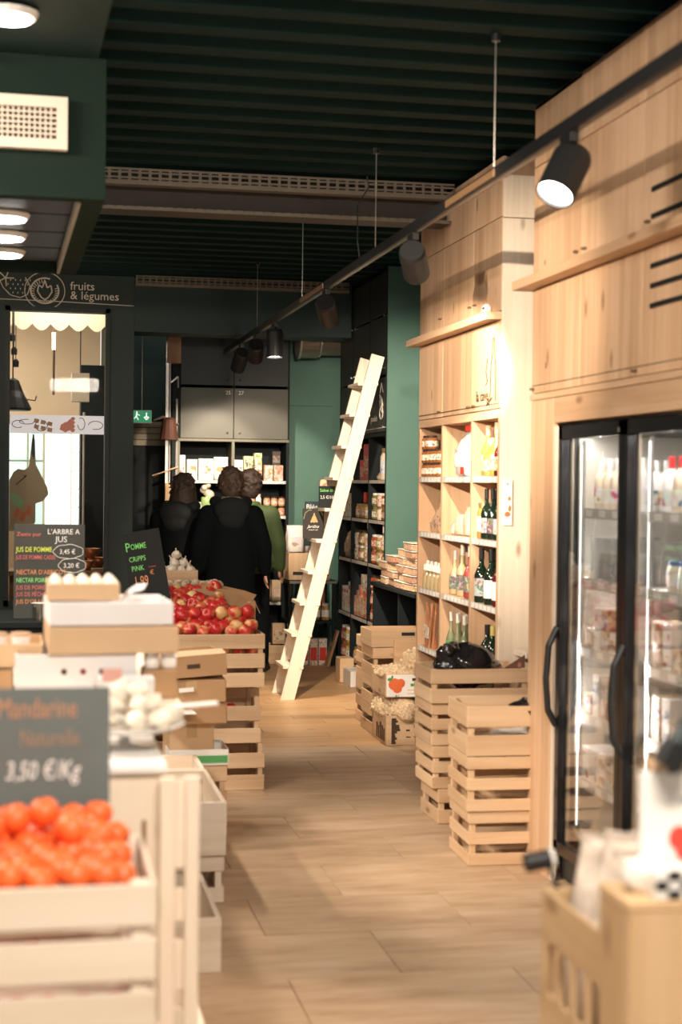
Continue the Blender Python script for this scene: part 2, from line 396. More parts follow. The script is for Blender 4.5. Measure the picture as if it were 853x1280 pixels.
# things seen through the window
t = thing('pendant_lamp', 'dark bell-shaped hanging lamp seen through the left window', 'lamp', (-.14, 13.75, 2.25))
b = MB(); b.lathe([(.02, .28), (.05, .26), (.09, .16), (.16, .02), (.15, 0)], 14); b.build('lamp_shade', BLACK, t)
b = MB(); b.rod((0, 0, .28), (0, 0, 1.0), .006); b.build('cord', BLACK, t)
b = MB(); b.tube([(.1, 0, .1), (.19, 0, .09), (.2, 0, .13)], .005); b.build('hook', BLACK, t)
for k, (x, z) in enumerate(((-.15, 2.86), (-.135, 2.75), (-.12, 2.65))):
    t = thing('hanging_socket', ('topmost', 'middle', 'lowest')[k] + ' of three small dark lamp sockets hanging behind the window', 'lamp', (x, 13.9 + .1 * k, z), group='small lamps behind the window')
    b = MB(); b.lathe([(.012, .07), (.028, .05), (.026, 0)], 10); b.build('lamp_shade', BLACK, t)
    b = MB(); b.rod((0, 0, .07), (0, 0, 3.3 - z), .003); b.build('cord', BLACK, t)
t = thing('lantern', 'cream box lantern hanging behind the window, right side', 'lamp', (.46, 14.6, 2.38))
b = MB(); b.box(-.08, .08, -.07, .07, 0, .26); b.build('lamp_shade', M('lantern_paper', (.70, .60, .48), .8), t)
b = MB(); b.rod((0, 0, .26), (0, 0, .92), .005); b.build('cord', BLACK, t)
t = thing('hanging_tube_lamp', 'slim tube lamp hanging in the middle of the window', 'lamp', (.22, 14.8, 2.45))
b = MB(); b.rod((0, 0, .42), (0, 0, .58), .016); b.build('glowing_tube', M('tube_glow', (1, .9, .75), .4, emit=3), t)
b = MB(); b.rod((0, 0, 0), (0, 0, .42), .012); b.rod((0, 0, .58), (0, 0, .85), .004); b.build('stem', M('bronze', (.10, .06, .04), .5), t)
t = thing('dark_cabinet', 'dark cupboard with pale pole at right behind the window', 'cabinet', (.60, 15.2, 0))
b = MB(); b.box(-.12, .10, -.2, .2, 0, 2.75); b.build('body', BLACKW, t); b = MB(); b.rod((-.09, -.23, 0), (-.09, -.23, 2.3), .012); b.build('pole', STEEL, t)
t = thing('kitchen_figure_cutout', 'beige cut-out cook figure with green trousers stuck in the window', 'sticker')
def flat(parent, name, pts, m, y, th=.004):
    b = MB(); f = b.bm.faces.new([b.bm.verts.new((p[0], y, p[1])) for p in pts]); b.bm.normal_update(); bmesh.ops.solidify(b.bm, geom=[f], thickness=th); return b.build(name, m, parent)
BE = M('beige_sticker', (.50, .40, .28), .8)
t.location = (0.0, 13.80, 1.19)
flat(t, 'torso', [(-.165, .46), (-.13, .53), (-.09, .56), (-.04, .55), (.0, .58), (.01, .66), (.025, .82), (.05, .82), (.06, .6), (.11, .5), (.16, .4), (.17, .34), (.12, .28), (.06, .26), (.06, .1), (.0, .02), (-.165, .02)], BE, .01)
flat(t, 'trousers', [(-.16, .36), (-.10, .34), (-.03, .27), (-.07, .22), (-.14, .26)], M('mint_print', (.33, .58, .34), .7), .003)
for k, (x, z) in enumerate(((-.10, .20), (-.05, .17), (.0, .22))):
    flat(t, 'printed_bird', [(x - .03, z - .05), (x, z + .03), (x + .03, z + .0), (x + .01, z - .07)], M('coral_print', (.70, .22, .12), .7), .002)
flat(t, 'ladle', [(.022, .70), (.03, .86), (.045, .86), (.05, .70), (.04, .64)], BLACK, .003)
line('drawn_arrow', [(-.11, .003, .42), (-.02, .003, .50), (-.045, .003, .50)], .004, INK, t)
for k, (x, z, rr) in enumerate(((.53, .985, .085), (.60, .90, .10), (.50, .88, .06))):
    t = thing('copper_bowl', ('upper wide', 'lower large', 'small dark')[k] + ' copper bowl stacked on the sill inside the window', 'bowl', (x, 13.62 + .17 * (k % 2), z), group='copper bowls in the window')
    b = MB(); b.lathe([(.03, 0), (rr * .7, .03), (rr, .085), (rr * .96, .085), (rr * .6, .035), (.01, .012)], 16); b.build('body', M('copper', (.42, .14, .06), .35, metal=.5), t, smooth=True)
    b = MB(); b.box(rr * .9, rr + .03, -.015, .015, .06, .07); b.build('handle', BLACK, t)
t = thing('window_bench', 'dark wooden bench behind the window carrying copper bowls', 'bench', (0, 0, 0))
b2('top', M('brown_wood', (.25, .13, .06), .6, var=.2), t, -.16, .70, 13.47, 14.0, .84, .88); b2('front_panel', M('brown_wood', 0), t, -.16, .70, 13.9, 13.94, 0, .84)
# sign over the window: line art and words
sg = thing('shop_section_sign', 'cream line drawing of strawberry and tomato with words fruits & légumes', 'sign', (0, 13.285, 3.15))
line('underline', [(-1.2, 0, .015), (.19, 0, -.0)], .0035, LINEP, sg); line('underline', [(.19, 0, -.0), (.86, 0, -.018)], .0035, LINEP, sg)
line('circle', arc(.12, .085, .165, .155, 0, 2 * PI, 32), .0042, LINEP, sg)
line('tomato_outline', arc(.12, .085, .115, .105, 1.2, 1.2 + 5.6, 24), .007, LINEP, sg)
b = MB()
for k in range(24):
    a_ = 1.6 + 5.0 * k / 23; b.rod((.12 + .085 * math.cos(a_), 0, .075 + .075 * math.sin(a_)), (.12 + .108 * math.cos(a_), 0, .08 + .098 * math.sin(a_)), .004, 4)
b.build('tomato_seeds', LINEP, sg)
b = MB(); b.tube([(.12, 0, .17), (.10, 0, .11), (.07, 0, .13), (.06, 0, .08), (.09, 0, .03), (.12, 0, .01), (.15, 0, .03), (.18, 0, .08), (.17, 0, .13), (.14, 0, .11), (.12, 0, .17)], .006, 4); b.build('tomato_core', LINEP, sg)
line('strawberry_outline', [(-.25, 0, .16), (-.22, 0, .10), (-.16, 0, .04), (-.08, 0, .02), (-.02, 0, .05), (-.0, 0, .12), (-.04, 0, .19)], .004, LINEP, sg)
b = MB()
for i in range(5):
    for j in range(4): b.ball((-.18 + .04 * i + .02 * (j % 2), 0, .06 + .035 * j), (.005, .002, .009), 1)
b.build('strawberry_seeds', LINEP, sg)['kind'] = 'stuff'
b = MB()
for k in range(5): b.rod((-.2, 0, .18), (-.2 + .07 * math.cos(k * 1.2), 0, .18 + .07 * math.sin(k * 1.2)), .005, 4)
b.build('strawberry_leaves', LINEP, sg)
text('lettering', 'fruits', .098, LINEP, sg, (.328, -.002, .10)); text('lettering', '& légumes', .098, LINEP, sg, (.328, -.002, .022))
# exit sign, pale slatted panel, passage
t = thing('exit_sign', 'small green emergency exit sign with white down arrow', 'sign', (.985, 14.0, 2.19))
bx('body', M('exit_green', (.03, .26, .12), .5, emit=.6), t, (0, 0, .04), (.16, .03, .10)); bx('frame', WHITE, t, (0, .012, .04), (.175, .02, .115))
b = MB(); b.box(.035, .045, -.018, -.016, .03, .075); b.box(.02, .06, -.018, -.016, .035, .04); b.rod((.04, -.017, .012), (.018, -.017, .035), .004, 4); b.rod((.04, -.017, .012), (.062, -.017, .035), .004, 4); b.build('arrow', M('exit_white', (.9, .95, .9), .5, emit=.8), t)
b = MB(); b.ball((-.045, -.017, .078), (.008, .002, .008), 1); b.rod((-.045, -.017, .07), (-.05, -.017, .04), .006, 4); b.rod((-.05, -.017, .04), (-.03, -.017, .01), .004, 4); b.rod((-.05, -.017, .04), (-.07, -.017, .02), .004, 4); b.rod((-.045, -.017, .062), (-.02, -.017, .05), .003, 4); b.build('running_figure', M('exit_white', 0), t)
b = MB(); b.rod((0, .01, .1), (0, .01, 1.15), .004); b.build('hanger', STEEL, t)
t = thing('slatted_panel', 'pale horizontal slatted panel under the exit sign', 'panel', (0, 14.9, 1.99))
for k in range(4): bx('slat', M('pale_slat', (.42, .36, .27), .7), t, (1.07, 0, .03 + .058 * k), (.40, .02, .052))
b = MB(); b.box(.88, 1.28, .012, .03, -1.99, .26); b.build('backing', BLACKW, t)
# decor shelf post with hanging tins left of the back unit
t = thing('steel_shelf_post', 'narrow steel display post with wooden boxes and a rust lamp shade left of back shelves', 'rack', (1.235, 14.1, 0))
b = MB(); b.box(-.03, -.005, -.01, .01, .9, 2.92); b.rod((.005, -.015, .9), (.005, -.015, 2.8), .010); b.rod((.07, 0, .9), (.07, 0, 2.4), .010); b.build('pole', STEEL, t); bx('foot_post', BLACKW, t, (.03, .01, .45), (.06, .05, .90))
b = MB(); b.box(-.02, .10, -.05, .1, 2.72, 2.96); b.build('top_box', M('brown_wood', 0), t)
b = MB(); b.tube([(-.02, 0, 2.52), (.08, 0, 2.60), (.08, 0, 2.5)], .008); b.build('bracket', STEEL, t)
b = MB(); b.lathe([(.035, .2), (.06, .18), (.085, 0), (.08, 0)], 12, (.0, -.03, 2.03)); b.build('rust_shade', M('rust', (.10, .035, .02), .7, var=.2), t)
b = MB(); b.sheet([[(-.14, -.04, 2.20), (-.05, -.04, 2.23), (.02, -.04, 2.21), (.09, -.04, 2.17)], [(-.14, .04, 2.21), (-.05, .04, 2.25), (.02, .04, 2.23), (.09, .04, 2.18)]], .004); b.build('driftwood', KRAFTL, t)
b = MB(); b.sheet([[(-.15, -.04, 1.71), (-.05, -.05, 1.74), (.08, -.04, 1.79)], [(-.12, .04, 1.70), (-.03, .04, 1.75), (.09, .05, 1.80)]], .006); b.build('driftwood', KRAFTL, t)
bx('crate_side', 'oak', t, (.03, .02, 1.46), (.12, .1, .36))

# ================================================================ CEILING FITTINGS
def tray(label, y, z, x0, x1):
    t = thing('cable_tray', label, 'cable tray', (0, y, z))
    b = MB(); G = M('perforated_tray', (.20, .175, .135), .5, metal=.2, var=.1)
    h = .085
    for k in range(3): b.box(x0, x1, -.004, .004, k * h / 3 + .0, k * h / 3 + .010 if k else .02)
    b.box(x0, x1, -.004, .004, h - .012, h); b.box(x0, x1, -.004, .07, -.004, 0)
    x = x0
    while x < x1 - .04:
        b.box(x, x + .016, -.0035, .0035, .008, h - .005); x += .055
    o = b.build('perforated_side', G, t); b = MB(); b.box(x0, x1, .01, .06, 0, .012); b.build('base', G, t)
    return t
tt = tray('long perforated cable tray along the middle ceiling beam', 8.60, 3.275, .30, 2.36)
tray('perforated cable tray in front of the far soffit', 13.22, 3.30, .87, 2.70)
t = thing('joist_flange', 'thin dotted steel edge strip beneath the middle ceiling beam', 'strip', (0, 8.69, 3.150))
b = MB(); x = .30
while x < 2.32: b.box(x, x + .035, -.012, .0, 0, .018); x += .055
b.box(.3, 2.36, 0, .008, 0, .018); b.build('perforated_edge', M('perforated_tray', 0), t)
bx('pale_plate', M('pale_label', (.75, .55, .35), .6), tt, (1.50, -.11, .118), (.16, .02, .02))  # small plain pale plate in front of the tray
t = thing('hanging_cable', 'thin black cable looping down from the middle beam', 'cable', (1.83, 8.5, 0))
b = MB(); b.tube([(0, 0, 3.36), (.01, 0, 3.30), (-.05, 0, 3.2), (-.05, 0, 3.0), (-.03, 0, 2.86)], .004); b.build('wire', BLACK, t)
# bulkhead with vent and lamp panel at top left
bk = thing('ceiling_bulkhead', 'dark green boxed ceiling bulkhead with recessed lamps at top left', 'bulkhead', (.272, 5.9, 0), (0, 0, .020))
b = MB(); b.box(-3.2, 0, 0, 2.18, 2.76, 3.22); b.box(-3.2, -.085, 0, .08, 2.70, 2.76); b.box(-.085, 0, 0, 2.18, 2.70, 2.76); b.box(-3.2, -.085, 2.10, 2.18, 2.70, 2.76); b.build('casing', M('bulkhead_green', (.010, .022, .015), .8, spec=.15, var=.05), bk)
b = MB(); b.box(-3.2, -.03, -1.6, 0, 3.22, 3.3); b.build('upper_casing', GREEN, bk)
for k in range(4): bx('lamp_panel', BLACK, bk, (-1.6, .35 + .47 * k, 2.745), (3.0, .44, .02))
b = MB(); b.box(-.10, -.086, .08, 2.10, 2.69, 2.76); b.build('trim_edge', M('pale_trim', (.34, .30, .22), .5), bk)
GLOW = M('lamp_glow', (1, .95, .88), .4, emit=14)
for k in range(3):
    l = MB().lathe([(.10, 0), (.11, .02), (.10, .03)], 18, (-.37, .62 + .52 * k, 2.712), sx=1.0, sy=.9).build('recessed_lamp', WHITE, bk)
    MB().lathe([(.088, 0), (.09, .01)], 18, (-.37, .62 + .52 * k, 2.705), sy=.9).build('lamp_disc', GLOW, l)
    spot('recessed_lamp_light', (-.10, 6.5 + .52 * k, 2.68), (-.0, 6.0 + .8 * k, 0), 60, 110, .8, NEUT, .08)
l = MB().lathe([(.09, 0), (.10, .02)], 16, (-.36, -.56, 3.185)).build('recessed_lamp', WHITE, bk); MB().lathe([(.075, 0), (.08, .01)], 16, (-.36, -.56, 3.178)).build('lamp_disc', GLOW, l)
t = thing('air_vent', 'white rectangular ventilation grille on the green bulkhead', 'vent', (.272, 5.875, 0), (0, 0, .020))
x1 = -.142; x0 = -.70
b = MB(); b.box(x0, x1, -.02, .02, 2.868, 2.905); b.box(x0, x1, -.02, .02, 3.02, 3.06); b.box(x1 - .04, x1, -.02, .02, 2.905, 3.02); b.box(x0, x0 + .04, -.02, .02, 2.905, 3.02); b.build('frame', M('vent_white', (.80, .70, .57), .5), t)
b = MB(); b.box(x0 + .04, x1 - .04, .005, .015, 2.905, 3.02); b.build('backing', M('vent_dark', (.10, .07, .05), .8), t)
b = MB()
for k in range(1, 6): b.box(x0 + .04, x1 - .04, -.012, .0, 2.905 + k * .0195 - .003, 2.905 + k * .0195 + .003)
x = x1 - .04 - .02
while x > x0 + .04: b.box(x - .003, x + .003, -.010, .002, 2.905, 3.02); x -= .0195
b.build('louvre_grid', M('vent_white', 0), t)
t = None
if 0: t = thing('joist_bolts', 'row of small dark bolts along the ceiling deck', 'bolts', (0, 0, 3.372))

# spot rail
XT, ZT = 1.74, 2.83
rl = thing('lighting_track', 'long black spotlight track hung above the aisle', 'track', (XT, 0, ZT))
b2('rail', BLACK, rl, -.018, .018, .4, 14.1, -.018, .030); b2('rail_underside', M('rail_grey', (.10, .09, .08), .35, metal=.5), rl, -.006, .006, .4, 14.1, -.020, -.018, bev=0)
for y in (.9, 3.6, 5.77, 7.86, 10.05, 12.1):
    b = MB(); b.rod((0, y, .03), (0, y, .55), .0022, 5); b.build('suspension_wire', STEEL, rl); b = MB(); b.rod((0, y, .52), (0, y, .548), .018); b.build('wire_anchor', BLACK, rl)
for y0, y1 in ((5.7, 6.4), (9.2, 10.0)):
    b2('warm_strip', M('copper_strip', (.32, .19, .10), .4, metal=.4), rl, -.024, -.018, y0, y1, -.01, .02)
def fixture(label, y, target, power, deg=42, ln=.19, r=.062, roll=0, blend=.55, glow=True):
    t = thing('track_spotlight', label, 'spotlight', (XT, y, ZT), group='black spotlights on the long track')
    bx('adapter', BLACK, t, (0, 0, -.035), (.03, .11, .035)); b = MB(); b.rod((0, 0, -.05), (0, 0, -.11), .012); b.build('stem', BLACK, t)
    d = (Vector(target) - Vector((XT, y, ZT - .12))).normalized(); q = d.to_track_quat('-Z', 'Y').to_euler()
    b = MB(); b.lathe([(r * .9, 0.01), (r, -.01), (r, -ln), (r * .9, -ln), (r * .86, -ln + .02)], 24)
    h = b.build('housing', M('spot_black', (.016, .017, .018), .5), t, Vector((0, 0, -.12)) - d * .04, q, smooth=False)
    b = MB(); b.lathe([(r * .88, -ln + .012), (r * .88, -ln + .016)], 24); b.build('lens', M('lens_glow', (1, .94, .86), .3, emit=22), h)
    p = Vector((XT, y, ZT - .12)) + d * (ln - .025)
    spot('track_spot_light', p, target, power, deg, blend, WARM, .03)
fixture('large black spotlight nearest the camera with its lens glowing', 4.92, (.75, 4.25, 1.0), 120, 60, .17, .066)
fixture('dark spotlight aimed at the pale wooden cupboards', 7.05, (2.37, 8.62, 1.92), 230, 56, .19, .062, blend=.3)
fixture('third spotlight along the track, tilted right, above the ladder', 9.2, (2.85, 12.2, 1.15), 400, 70)
fixture('upright spotlight hanging straight down before the far soffit', 11.2, (1.75, 11.0, 0), 190, 80)
fixture('tilted spotlight lighting the right cupboard of the back unit', 12.15, (2.0, 14.4, 1.5), 190, 46, blend=.35)
fixture('farthest spotlight on the track, near the back cupboards', 13.0, (1.55, 14.4, 1.6), 80, 56, blend=.35)
fixture('spotlight on the track just above the camera', 2.2, (2.3, 5.2, 1.9), 45, 60)
# ventilation duct
t = thing('air_duct', 'short length of round grey ventilation duct under the far soffit', 'duct', (0, 0, 0))
DU = M('duct_grey', (.33, .30, .25), .35, metal=.6, var=.1)
for k, (x0, x1, r_) in enumerate(((2.45, 2.62, .185), (2.64, 2.88, .165))):
    b = MB(); b.rod((x0, 14.3, 3.0 + .01 * k), (x1, 14.3, 3.0 + .01 * k), r_, 28); b.build('duct_section', DU, t, smooth=False)
    b = MB(); b.rod((x0 - .012, 14.3, 3.0), (x0 + .006, 14.3, 3.0), r_ + .012, 28); b.build('joint_ring', STEEL, t)
b = MB(); b.rod((2.55, 14.3, 3.15), (2.55, 14.3, 3.40), .006); b.rod((2.75, 14.3, 3.15), (2.75, 14.3, 3.40), .006); b.build('hanger', STEEL, t)
# ================================================================ PRODUCT BUILDERS
def mk(name, key, fn, parent, loc=(0, 0, 0), rot=(0, 0, 0)):
    return link(name, memo(key, fn), parent, loc, rot)
def jar(label, group, loc, r=.035, h=.10, body=None, lid=None, lab=None, cat='jar', rz=0.):
    body = body or M('jar_preserve', (.28, .13, .05), .15, var=.4, vscale=40, rndv=.3); lid = lid or M('gold_lid', (.55, .40, .18), .3, metal=.7); lab = lab or PAPER
    t = thing('jar', label, cat, loc, (0, 0, rz), group)
    mk('glass_body', ('jb', r, h, body.name), lambda: MB().lathe([(r * .9, 0), (r, .006), (r, h * .74), (r * .78, h * .86)], 14).mesh(body, True), t)
    mk('lid', ('jl', r, h, lid.name), lambda: MB().lathe([(r * .82, h * .86), (r * .84, h), (r * .78, h + .002)], 14).mesh(lid), t)
    mk('label_band', ('jk', r, h, lab.name), lambda: MB().lathe([(r + .0008, h * .2), (r + .0008, h * .62)], 14).mesh(lab), t)
    return t
def bottle(label, group, loc, r=.037, h=.30, glass=None, cap=None, lab=None, neck=.55, labz=(.12, .42), slim=.36):
    glass = glass or M('dark_green_glass', (.010, .022, .012), .08, coat=.5); cap = cap or M('black_foil', (.015, .013, .014), .35); lab = lab or PAPER
    t = thing('bottle', label, 'bottle', loc, (0, 0, rnd.uniform(0, 1)), group)
    mk('glass_body', ('bb', r, h, glass.name, neck), lambda: MB().lathe([(r * .92, 0), (r, .008), (r, h * neck), (r * .75, h * (neck + .10)), (r * slim, h * (neck + .2)), (r * slim * .9, h * .98)], 16).mesh(glass, True), t)
    mk('capsule', ('bc', r, h, cap.name, neck), lambda: MB().lathe([(r * slim * 1.06, h * .80), (r * slim * 1.08, h), (r * slim, h + .003)], 12).mesh(cap), t)
    mk('label_band', ('bl', r, h, lab.name, labz), lambda: MB().lathe([(r + .0008, h * labz[0]), (r + .0008, h * labz[1])], 16).mesh(lab), t)
    return t
def carton(label, group, loc, s=(.12, .07, .2), m=None, pan=None, rz=0., cat='packet', top=None):
    """upright box, its front panel on local -Y"""
    m = m or PAPER; pan = pan or card('print_brown', (.80, .66, .5), (.75, .5, .3), (.35, .14, .06))
    t = thing('carton', label, cat, loc, (0, 0, rz), group)
    bx('box_body', m, t, (0, 0, s[2] / 2), s, bev=.003)
    bx('front_print', pan, t, (0, -s[1] / 2 - .0006, s[2] * .42), (s[0] * .8, .001, s[2] * .5), bev=0)
    if top: bx('brand_strip', top, t, (0, -s[1] / 2 - .0008, s[2] * .82), (s[0] * .7, .001, s[2] * .13), bev=0)
    return t
def bagmesh(s, m, crimp=.35, n=12):
    w_, d_, h_ = s; b = MB(); rings = []
    for z, kx, ky in ((0, .86, .7), (.03, .98, .95), (.3, 1, 1), (.6, 1.0, .95), (.8, .96, .6), (.93, .93, .16), (1, .95, .06)):
        rings.append([(w_ / 2 * kx * (abs(math.cos(a)) ** .6) * (1 if math.cos(a) > 0 else -1) + rnd.uniform(-.02, .02) * w_, d_ / 2 * ky * (abs(math.sin(a)) ** .7) * (1 if math.sin(a) > 0 else -1), h_ * z + (rnd.uniform(-.008, .008) if .02 < z < .98 else 0)) for a in [2 * PI * i / n for i in range(n)]])
    return b.loft(rings).mesh(m, True)
def bag(label, group, loc, s=(.13, .08, .2), m=None, pan=None, rot=(0, 0, 0), cat='packet'):
    m = m or M('white_bag', (.80, .76, .70), .4, bump=.3, vscale=25)
    t = thing('bag', label, cat, loc, rot, group)
    k = rnd.randrange(2)
    mk('bag_body', ('bag', s, m.name, k), lambda: bagmesh(s, m), t)
    if pan: bx('printed_label', pan, t, (0, -s[1] / 2 - .001, s[2] * .40), (s[0] * .62, .002, s[2] * .38), bev=0)
    bx('top_seal', m, t, (0, 0, s[2] * .985), (s[0] * .94, .006, s[2] * .05), bev=0)
    return t
def tub(label, group, loc, s=(.12, .09, .05), m=None, lid=None, rz=0., lab=True):
    m = m or card('nut_mix', (.50, .28, .12), (.36, .17, .06), (.70, .50, .28), 90, .5)
    t = thing('tub', label, 'tub', loc, (0, 0, rz), group)
    bx('contents', m, t, (0, 0, s[2] * .45), (s[0] * .94, s[1] * .94, s[2] * .86), bev=.006)
    bx('lid', lid or M('clear_lid', (.70, .66, .58), .15), t, (0, 0, s[2] * .94), (s[0], s[1], s[2] * .12), bev=.003)
    if lab: bx('label_band', PAPER, t, (0, -s[1] * .475, s[2] * .48), (s[0] * .3, .003, s[2] * .5), bev=0)
    return t

# ---------------------------------------------------------------- wooden slatted crate
def crate(label, loc, w=.5, d=.35, h=.25, n=2, sh=.078, rot=(0, 0, 0), group=None, tone='crate', open_top=0., name='wooden_crate', handles=False, nb=3, th=.009):
    """origin at the middle of its underside; w along local X, d along Y"""
    t = thing(name, label, 'crate', loc, rot, group)
    p = .026
    for sx in (-1, 1):
        for sy in (-1, 1): bx('corner_post', pine('z', tone), t, (sx * (w / 2 - th - p / 2), sy * (d / 2 - th - p / 2), h / 2), (p, p, h), bev=.002)
    hs = h - open_top
    zs = [sh / 2 + (hs - sh) * i / max(1, n - 1) for i in range(n)]
    for z in zs:
        for sy in (-1, 1): bx('slat', pine('x', tone), t, (0, sy * (d / 2 - th / 2), z), (w, th, sh))
        for sx in (-1, 1): bx('slat', pine('y', tone), t, (sx * (w / 2 - th / 2), 0, z), (th, d - 2 * th, sh))
    bw = (d - .03) / nb
    for i in range(nb): bx('bottom_board', pine('x', tone), t, (0, -d / 2 + .015 + bw * (i + .5), .006), (w - .02, bw - .012, .008))
    return t
def solid_crate(label, loc, w=.5, d=.35, h=.25, rot=(0, 0, 0), group=None, tone='crate', hole=True):
    t = thing('wooden_box', label, 'box', loc, rot, group); th = .010
    for sy in (-1, 1): bx('side_board', tone, t, (0, sy * (d / 2 - th / 2), h / 2), (w, th, h))
    for sx in (-1, 1):
        bx('end_board', tone, t, (sx * (w / 2 - th / 2), 0, h / 2), (th, d - 2 * th, h))
    if hole:
        for sy in (-1, 1): b = MB(); b.box(-.045, .045, sy * (d / 2) - .0015, sy * (d / 2) + .0015, h * .68, h * .68 + .022); b.build('hand_hole', BLACK, t)
    bx('bottom_board', tone, t, (0, 0, .005), (w - .02, d - .02, .008))
    return t

# ================================================================ FRIDGE HOUSING (right, nearest)
XF = 2.15
hs = thing('fridge_housing', 'tall pine cladding with cupboards built around the glass-door fridge', 'cabinet', (0, 0, 0))
PZ = pine('z', 'pine', True); PY = pine('y', 'pine', True)
b2('side_board', PZ, hs, XF, XF + .022, 6.225, 6.52, 0, 2.02)
b2('return_board', PZ, hs, XF + .022, 3.2, 6.50, 6.52, 0, 3.30)
b2('header_board', PY, hs, XF, XF + .022, 3.9, 6.225, 1.915, 2.02)
b2('inner_strip', pine('z', 'pale'), hs, XF + .004, XF + .03, 6.195, 6.222, 0, 1.90)
b2('trim_rail', pine('y', 'pine'), hs, XF - .006, XF + .022, 3.9, 6.525, 2.022, 2.048)
ys = [6.52, 5.92, 5.275, 4.63, 3.98]
for a_, c_ in zip(ys[:-1], ys[1:]):
    d_ = b2('cupboard_door', PZ, hs, XF, XF + .02, c_ + .003, a_ - .003, 2.052, 2.50)
    bx('handle', M('dark_knob', (.12, .07, .04), .5), d_, (-.018, .27 if a_ > 6 else -.27, -.205), (.02, .022, .010))
    d_ = b2('cupboard_door', PZ, hs, XF, XF + .02, c_ + .003, a_ - .003, 2.552, 3.03)
    bx('handle', M('dark_knob', 0), d_, (-.018, -.26 if a_ > 6 else .27, -.20), (.02, .022, .010))
    b2('top_panel', PZ, hs, XF, XF + .02, c_ + .002, a_ - .002, 3.034, 3.30)
b2('ledge_shelf', pine('y', 'pine'), hs, XF - .075, XF + .3, 3.95, 6.585, 2.505, 2.545)
b2('top_board', PY, hs, XF, 3.2, 3.95, 6.52, 3.28, 3.30)
for z in (2.43, 2.36, 2.29, 2.70, 2.605): b2('vent_slot', BLACK, hs, XF - .007, XF + .01, 4.70, 5.195, z - .009, z + .009)
for y in (6.52,): pass
line('drawn_line', [(XF - .001, 3.98, 2.085), (XF - .001, 6.51, 2.085)], .0018, INK, hs)
for k, z in enumerate((2.49, 2.52, 2.56, 2.12)): line('drawn_line', [(XF - .001, 6.42 - .03 * k, z + .03), (XF - .001, 6.42 - .03 * k, z + .055)], .002, INK, hs)

# ---- fridge
fg = thing('display_fridge', 'black double-door upright display fridge with lit glass doors', 'fridge', (0, 0, 0))
INN = M('fridge_liner', (.60, .56, .50), .45)
X0 = 2.17; ZB, ZT2 = .13, 1.90; YB, YA = 4.03, 6.19
fb = MB(); fb.box(X0 + .05, 2.95, YB, YA, 0.02, .20); fb.box(X0 + .05, 2.95, YA - .03, YA, .20, ZT2); fb.box(X0 + .05, 2.95, YB, YB + .03, .2, ZT2); fb.box(X0 + .05, 2.95, YB, YA, 1.86, ZT2 + .01); fb.box(2.90, 2.95, YB, YA, .2, 1.86)
fb.build('cabinet_body', BLACK, fg)
fb = MB(); fb.box(2.87, 2.899, YB + .03, YA - .03, .2, 1.86); fb.box(2.24, 2.87, YA - .036, YA - .031, .2, 1.86); fb.box(2.24, 2.87, YB + .03, YA - .03, .2, .215)
fb.build('inner_liner', INN, fg)
fb = MB(); fb.box(X0 + .03, X0 + .26, YB, YA, .02, .125); fb.build('kick_plate', BLACK, fg)
LED = M('fridge_led', (1, .97, .93), .4, emit=3)
for (ya, yb) in ((6.185, 5.47), (5.465, 4.75), (4.745, 4.035)):
    dr = thing('door', '', '', (0, 0, 0)); del dr['label']; del dr['category']; dr.parent = fg
    b = MB(); f_ = .042
    b.box(X0 - .01, X0 + .03, ya - f_, ya, ZB, ZT2); b.box(X0 - .01, X0 + .03, yb, yb + f_, ZB, ZT2); b.box(X0 - .01, X0 + .03, yb, ya, ZT2 - .055, ZT2); b.box(X0 - .01, X0 + .03, yb, ya, ZB, ZB + .05)
    b.build('door_frame', M('fridge_black', (.008, .009, .011), .25), dr)
    b = MB(); b.box(X0 + .008, X0 + .014, yb + f_, ya - f_, ZB + .05, ZT2 - .055); b.build('glass_pane', glassmat('fridge_glass', (.95, .95, .94), .05), dr)
    b = MB(); b.box(X0 + .03, X0 + .036, ya - f_ - .02, ya - f_, ZB + .05, ZT2 - .055); b.box(X0 + .03, X0 + .036, yb + f_, yb + f_ + .014, ZB + .05, ZT2 - .055); b.build('seal_strip', M('pale_seal', (.45, .40, .32), .4), dr)
    hy = ya - .012 if ya > 6 else ya - .03
    pts = [(X0 - .012, hy, .66), (X0 - .045, hy, .72), (X0 - .055, hy, .85), (X0 - .045, hy, .99), (X0 - .012, hy, 1.06)]
    b = MB(); b.tube(pts, .014, 8)
    for p_ in pts: b.ball(p_, .014, 1)
    b.build('handle', BLACK, dr)
    b = MB(); b.box(2.233, 2.237, ya - .074, ya - .070, .25, 1.82); b.build('light_strip', LED, dr)
    b = MB(); b.rod((2.25, ya - .06, .22), (2.25, ya - .06, 1.84), .008); b.build('shelf_upright', CHROME, dr)
    area('fridge_light', (2.262, (ya + yb) / 2, 1.856), (2.33, (ya + yb) / 2, .4), .60, .03, 3.5, (1, .96, .92)); area('fridge_light', (2.236, ya - .075, 1.05), (2.5, (ya + yb) / 2 - .05, 1.0), .004, 1.5, 7, (1, .96, .92))
shz = [1.56, 1.275, .995, .725, .455]
for k, z in enumerate(shz):
    for (ya, yb) in ((6.09, 5.50), (5.39, 4.78), (4.67, 4.07)):
        s_ = b2('shelf', M('fridge_shelf', (.75, .74, .72), .35), fg, 2.245, 2.82, yb, ya, z - .010, z, bev=0)
        bx('price_rail', M('clear_rail', (.62, .60, .57), .25), s_, (-.2935, 0, -.012), (.012, ya - yb, .042), bev=0)
        for j in range(4): bx('price_ticket', PAPER, s_, (-.3005, -.22 + .145 * j, -.012), (.002, .065, .026), bev=0)
bx('lock', CHROME, fg, (X0 - .014, 5.50, 1.865), (.008, .016, .016))
